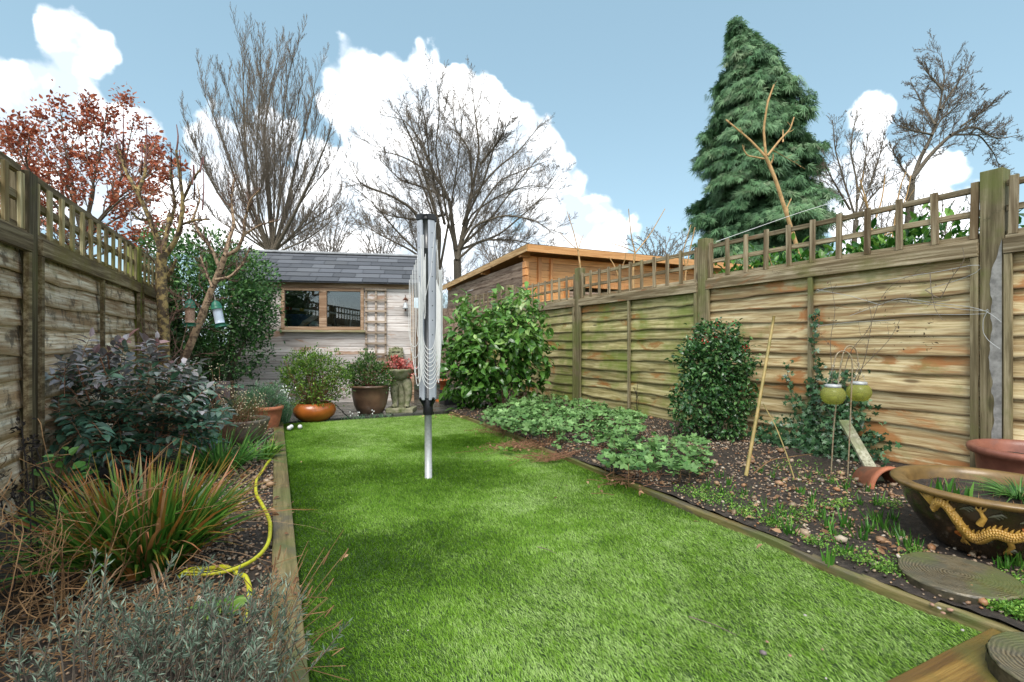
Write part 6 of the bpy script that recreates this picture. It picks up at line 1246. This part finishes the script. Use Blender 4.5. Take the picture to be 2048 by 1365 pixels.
# conifer
def conifer():
    Z = 16.5; base = P(1530, HOR, Z); base[2] = 0; root = thing('conifer_tree', 'tall drooping blue green conifer above the right hand fence', 'tree', base)
    cx = lambda y: 1497+(y-60)*.085; top = P(1472, 38, Z); H = top[2]; b = MB(); 
    tr = MB(); tr.tube(smooth([base, P(1528, 400, Z), P(1505, 200, Z), top-UP*.2], 14), np.linspace(.28, .03, 14), 8); tr.build('trunk', M['bark'], root, smooth=True)
    prof_y = [38, 60, 95, 130, 180, 240, 300, 360, 420, 480, 560, 680]; Lx = [1470, 1458, 1455, 1438, 1425, 1405, 1392, 1388, 1378, 1375, 1380, 1400]; Rx = [1476, 1492, 1540, 1570, 1590, 1615, 1630, 1640, 1668, 1675, 1680, 1670]
    Ps, As, Ns, Ss, Ts = [], [], [], [], []; tw = MB()
    for k in range(600):
        y = 38+(690-38)*(k/600)**.82+random.gauss(0, 4); xl = np.interp(y, prof_y, Lx); xr = np.interp(y, prof_y, Rx); c = (xl+xr)/2; hw = (xr-xl)/2*Z/1000
        a = random.uniform(0, 2*PI); a_l = .50+.82*fbm(math.cos(a)*1.7+7, y*.026, math.sin(a)*1.4+7, 5, 2); R_ = hw*a_l*random.uniform(.62, 1.10)
        o = P(c, y, Z)-UP*0; d = RT*math.cos(a)+FW*math.sin(a); n = max(4, int(R_/.11)); 
        tip = o+d*R_-UP*(.16+.10*R_); pts = [o+UP*.10*R_, o+d*R_*.55+UP*.04*R_, tip]; pl = smooth(pts, 8, 1); tw.tube(pl, np.linspace(.02, .005, 8), 3)
        m = int(50+85*R_); t = rng.random(m)**.55; x = t*7; i = np.minimum(x.astype(int), 6); q = pl[i]+(pl[i+1]-pl[i])*(x-i)[:, None]; lat = np.cross(d, UP)*rng.normal(size=(m, 1))*(.09+.16*R_*(1-t*.6))[:, None]
        q = q+lat+rng.normal(size=(m, 3))*.05-UP*np.abs(lat).sum(1)[:, None]*.35
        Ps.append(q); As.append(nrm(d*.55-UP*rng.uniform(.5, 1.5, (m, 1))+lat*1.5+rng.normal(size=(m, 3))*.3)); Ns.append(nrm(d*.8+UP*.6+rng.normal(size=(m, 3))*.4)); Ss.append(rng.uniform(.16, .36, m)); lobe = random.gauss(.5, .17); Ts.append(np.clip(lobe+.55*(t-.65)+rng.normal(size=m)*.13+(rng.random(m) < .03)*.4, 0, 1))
    v, f = [], []
    for an, l, z0_ in ((-.9, .62, 0), (-.45, .85, .05), (0, 1, 0), (.4, .9, -.04), (.85, .6, .03), (-.2, .7, .1), (.2, .66, -.1)):
        d2 = np.array([math.sin(an), math.cos(an)]); q2 = np.array([d2[1], -d2[0]])*.045; o_ = len(v)
        for t_, w_ in ((0, .5), (.5, 1.), (1, 0)):
            for sg in ((-1, 1) if t_ < 1 else (0,)): v.append((*(d2*l*t_+q2*w_*sg), z0_-.12*t_*t_))
        f += [(o_, o_+1, o_+3), (o_, o_+3, o_+2), (o_+2, o_+3, o_+4)]
    v = np.array(v)
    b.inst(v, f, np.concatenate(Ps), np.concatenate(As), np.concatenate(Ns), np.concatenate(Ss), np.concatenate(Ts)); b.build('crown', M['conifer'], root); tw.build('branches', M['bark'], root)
conifer()
# copper leaved tree beyond the left fence
def copper():
    Z = 8.5; base = P(150, HOR, Z); base[2] = 0; root = thing('copper_tree', 'young tree still holding rust coloured leaves above the left fence', 'tree', base); A_, B_ = MB(), MB()
    L = [([(150,700),(160,560),(165,480)], .07, .06)]
    for f in (((165,480),(180,400),(200,300),(215,215)), ((165,480),(150,400),(130,300),(120,215)), ((165,480),(120,420),(60,350),(10,290)), ((165,480),(220,420),(250,330),(268,235)), ((165,470),(100,400),(50,330),(60,270)), ((165,480),(230,440),(290,400),(330,370)), ((165,480),(190,380),(170,290),(175,230)), ((165,480),(250,470),(310,450),(350,430)), ((160,500),(90,450),(30,400),(0,360)), ((165,480),(140,380),(90,310),(70,260)), ((160,490),(80,440),(20,380),(-20,330)), ((165,480),(230,400),(300,350),(330,330)), ((163,520),(100,490),(40,450),(5,430)), ((165,520),(230,500),(290,490),(320,470)), ((165,500),(110,440),(70,390),(50,350)), ((165,500),(200,440),(240,400),(270,380))): L.append((list(f), .026, .006))
    ends = branching(A_, B_, limbs_px(L, Z, 1.0), 3, thin=.012, up=.35, wob=.16, ang=(.4, 1.0), ratio=.46, dens=5.5, minr=.003, gaps=.25)
    A_.build('trunk', M['bark'], root, smooth=True); B_.build('branches', M['twig'], root)
    E = np.array([e[0] for e in ends]); D = nrm(np.array([e[1] for e in ends])); n = 6; p = np.repeat(E, n, 0)+rng.normal(size=(len(E)*n, 3))*.06; k = rng.random(len(p)) < .9; p = p[k]; dd = np.repeat(D, n, 0)[k]; m = len(p)
    b = MB(); b.inst(TLw[0], TLw[1], p, nrm(dd+rdir(m)*.9-UP*.2), rdir(m, .4), rng.uniform(.04, .085, m)); b.build('crown', M['copper'], root)
    print('copper', m)
copper()
# pruned fruit trees on the left
def fruit(label, L, Z, mat, tw, jz=.25, shoots=(), dens=9):
    px = L[0][0][0][0]; base = P(px, HOR, Z); base[2] = .0; root = thing('fruit_tree', label, 'tree', base); A_, B_ = MB(), MB(); branching(A_, B_, limbs_px(L, Z, jz), 2, thin=.010, up=.30, wob=.28, ang=(.5, 1.2), ratio=.42, dens=dens, minr=.0016, gaps=.15, sides=10, rmax=.006)
    A_.build('trunk', M[mat], root, smooth=True); B_.build('branches', M[tw], root)
    if shoots:
        b = MB()
        for pts in shoots: b.tube(smooth([P(x, y, Z+random.uniform(-jz, jz)) for x, y in pts], 8, 1), np.linspace(.008, .004, 8), 6)
        b.build('shoots', M['shoot'], root, smooth=True)
b0 = 866
fruit('gnarled yellow lichened fruit tree by the end of the left fence', [([(333,864),(330,780),(327,650),(322,540),(324,505)], .050, .042), ([(324,508),(315,480),(300,440),(285,405),(272,380)], .026, .016), ([(325,508),(335,460),(338,430)], .022, .016), ([(330,512),(350,485),(362,450),(366,400),(358,340),(352,300)], .024, .009), ([(272,380),(255,350),(240,310),(235,290)], .018, .009), ([(275,385),(290,350),(292,320),(290,290)], .016, .008), ([(340,450),(350,410),(345,370),(340,340)], .016, .008), ([(366,400),(385,360),(400,340)], .014, .008), ([(300,440),(280,440),(262,425)], .014, .007), ([(362,450),(390,440),(420,440)], .013, .006), ([(322,570),(345,540),(352,520)], .02, .012)], 4.6, 'fruitbark', 'fruittwig', .25,
      ([(245,330),(247,270),(246,215)], [(292,330),(294,280),(293,245)], [(342,350),(343,310),(340,285)], [(352,310),(357,275),(353,250)], [(363,380),(362,340),(359,300)], [(400,345),(406,310),(407,330)], [(385,370),(387,345),(386,330)], [(283,350),(285,320),(283,290)], [(240,300),(232,270),(226,240)]))
fruit('leaning pinkish barked fruit tree that carries the bird feeders', [([(322,862),(340,800),(358,745),(385,680),(408,620),(425,575),(440,540),(450,512)], .042, .028), ([(450,512),(458,480),(468,450)], .022, .015), ([(452,512),(475,500),(488,470),(490,440)], .020, .012), ([(430,560),(460,555),(485,530),(500,495)], .015, .008), ([(440,540),(425,500),(400,470),(385,440)], .018, .009), ([(468,450),(462,400),(470,350)], .016, .007), ([(490,440),(500,400),(520,380)], .013, .006), ([(425,575),(410,540),(400,510)], .012, .006), ([(400,610),(370,600),(340,582)], .009, .005), ([(415,605),(440,600),(455,595)], .008, .004), ([(385,440),(400,400),(395,370)], .012, .005), ([(488,470),(520,450),(560,440)], .012, .005)], 4.9, 'fruitbark2', 'fruittwig', .25,
      ([(388,400),(390,360),(388,330)], [(405,420),(408,370),(406,335)]))
# laurel hedge behind the right fence
def hedge():
    root = thing('laurel_hedge', 'glossy laurel hedge showing through the trellis of the right fence', 'hedge', (*RFpt(1.2)+np.array([.9, 0]), 0)); nl = np.array([rdirF[1], -rdirF[0]]); lobes = []
    for s_ in np.arange(-1.6, 2.6, .22): q = RFpt(s_)+nl*(.75+random.uniform(-.1, .1)); lobes.append(((q[0], q[1], 1.30+random.uniform(-.06, .14)), (.26, .26, .34)))
    foliage(lobes, 9000, .085, TLn if False else TL, 7, .06, .7, .7, .5, mb=(mb := MB())); mb.build('foliage', M['laurel'], root)
    b = MB()
    for l in lobes[::2]: b.tube([(l[0][0], l[0][1], 0), (l[0][0], l[0][1], 1.3)], .02, 6)
    b.build('stems', M['bark'], root)
hedge()
# distant ground hedge to close the horizon
def farhedge():
    for (xa, xb, Z, h, lb) in ((-900, 330, 14, 1.6, 'dark clipped hedge far behind the left fence'), (1250, 3000, 20, 2.3, 'dark hedge line far behind the right fence'), (560, 1000, 18, 1.5, 'dark hedge far behind the shed and cabin')):
        a = P(xa, HOR, Z); c = P(xb, HOR, Z); root = thing('far_hedge', lb, 'hedge', ((a+c)/2)*np.array([1, 1, 0])); n = int(np.linalg.norm(c-a)/.8); lobes = [(np.array([*(a+(c-a)*(i+.5)/n)[:2], h*.5]), (.8, .6, h*.62)) for i in range(n)]
        foliage(lobes, n*420, .16, TS, 8, .12, .75, .7, .3, mb=(mb := MB())); mb.build('foliage', M['holly'], root)
farhedge()
# twigs lying on the turf
for px, py, dx, dy, lb in ((1075,1095,.035,-.09,'small dark twig lying on the middle of the turf'), (1378,1235,.05,-.13,'long dark twig lying on the right half of the turf'), (968,925,.06,.03,'thin twig on the turf near the geraniums')):
    p = G(px, py, .02); p[2] = .022; stick('fallen_twig', [p, p+np.array([dx*.6, dy*.5, .003]), p+np.array([dx, dy, 0])], (.002, .001), M['twig'], lb, 'twig', 5)
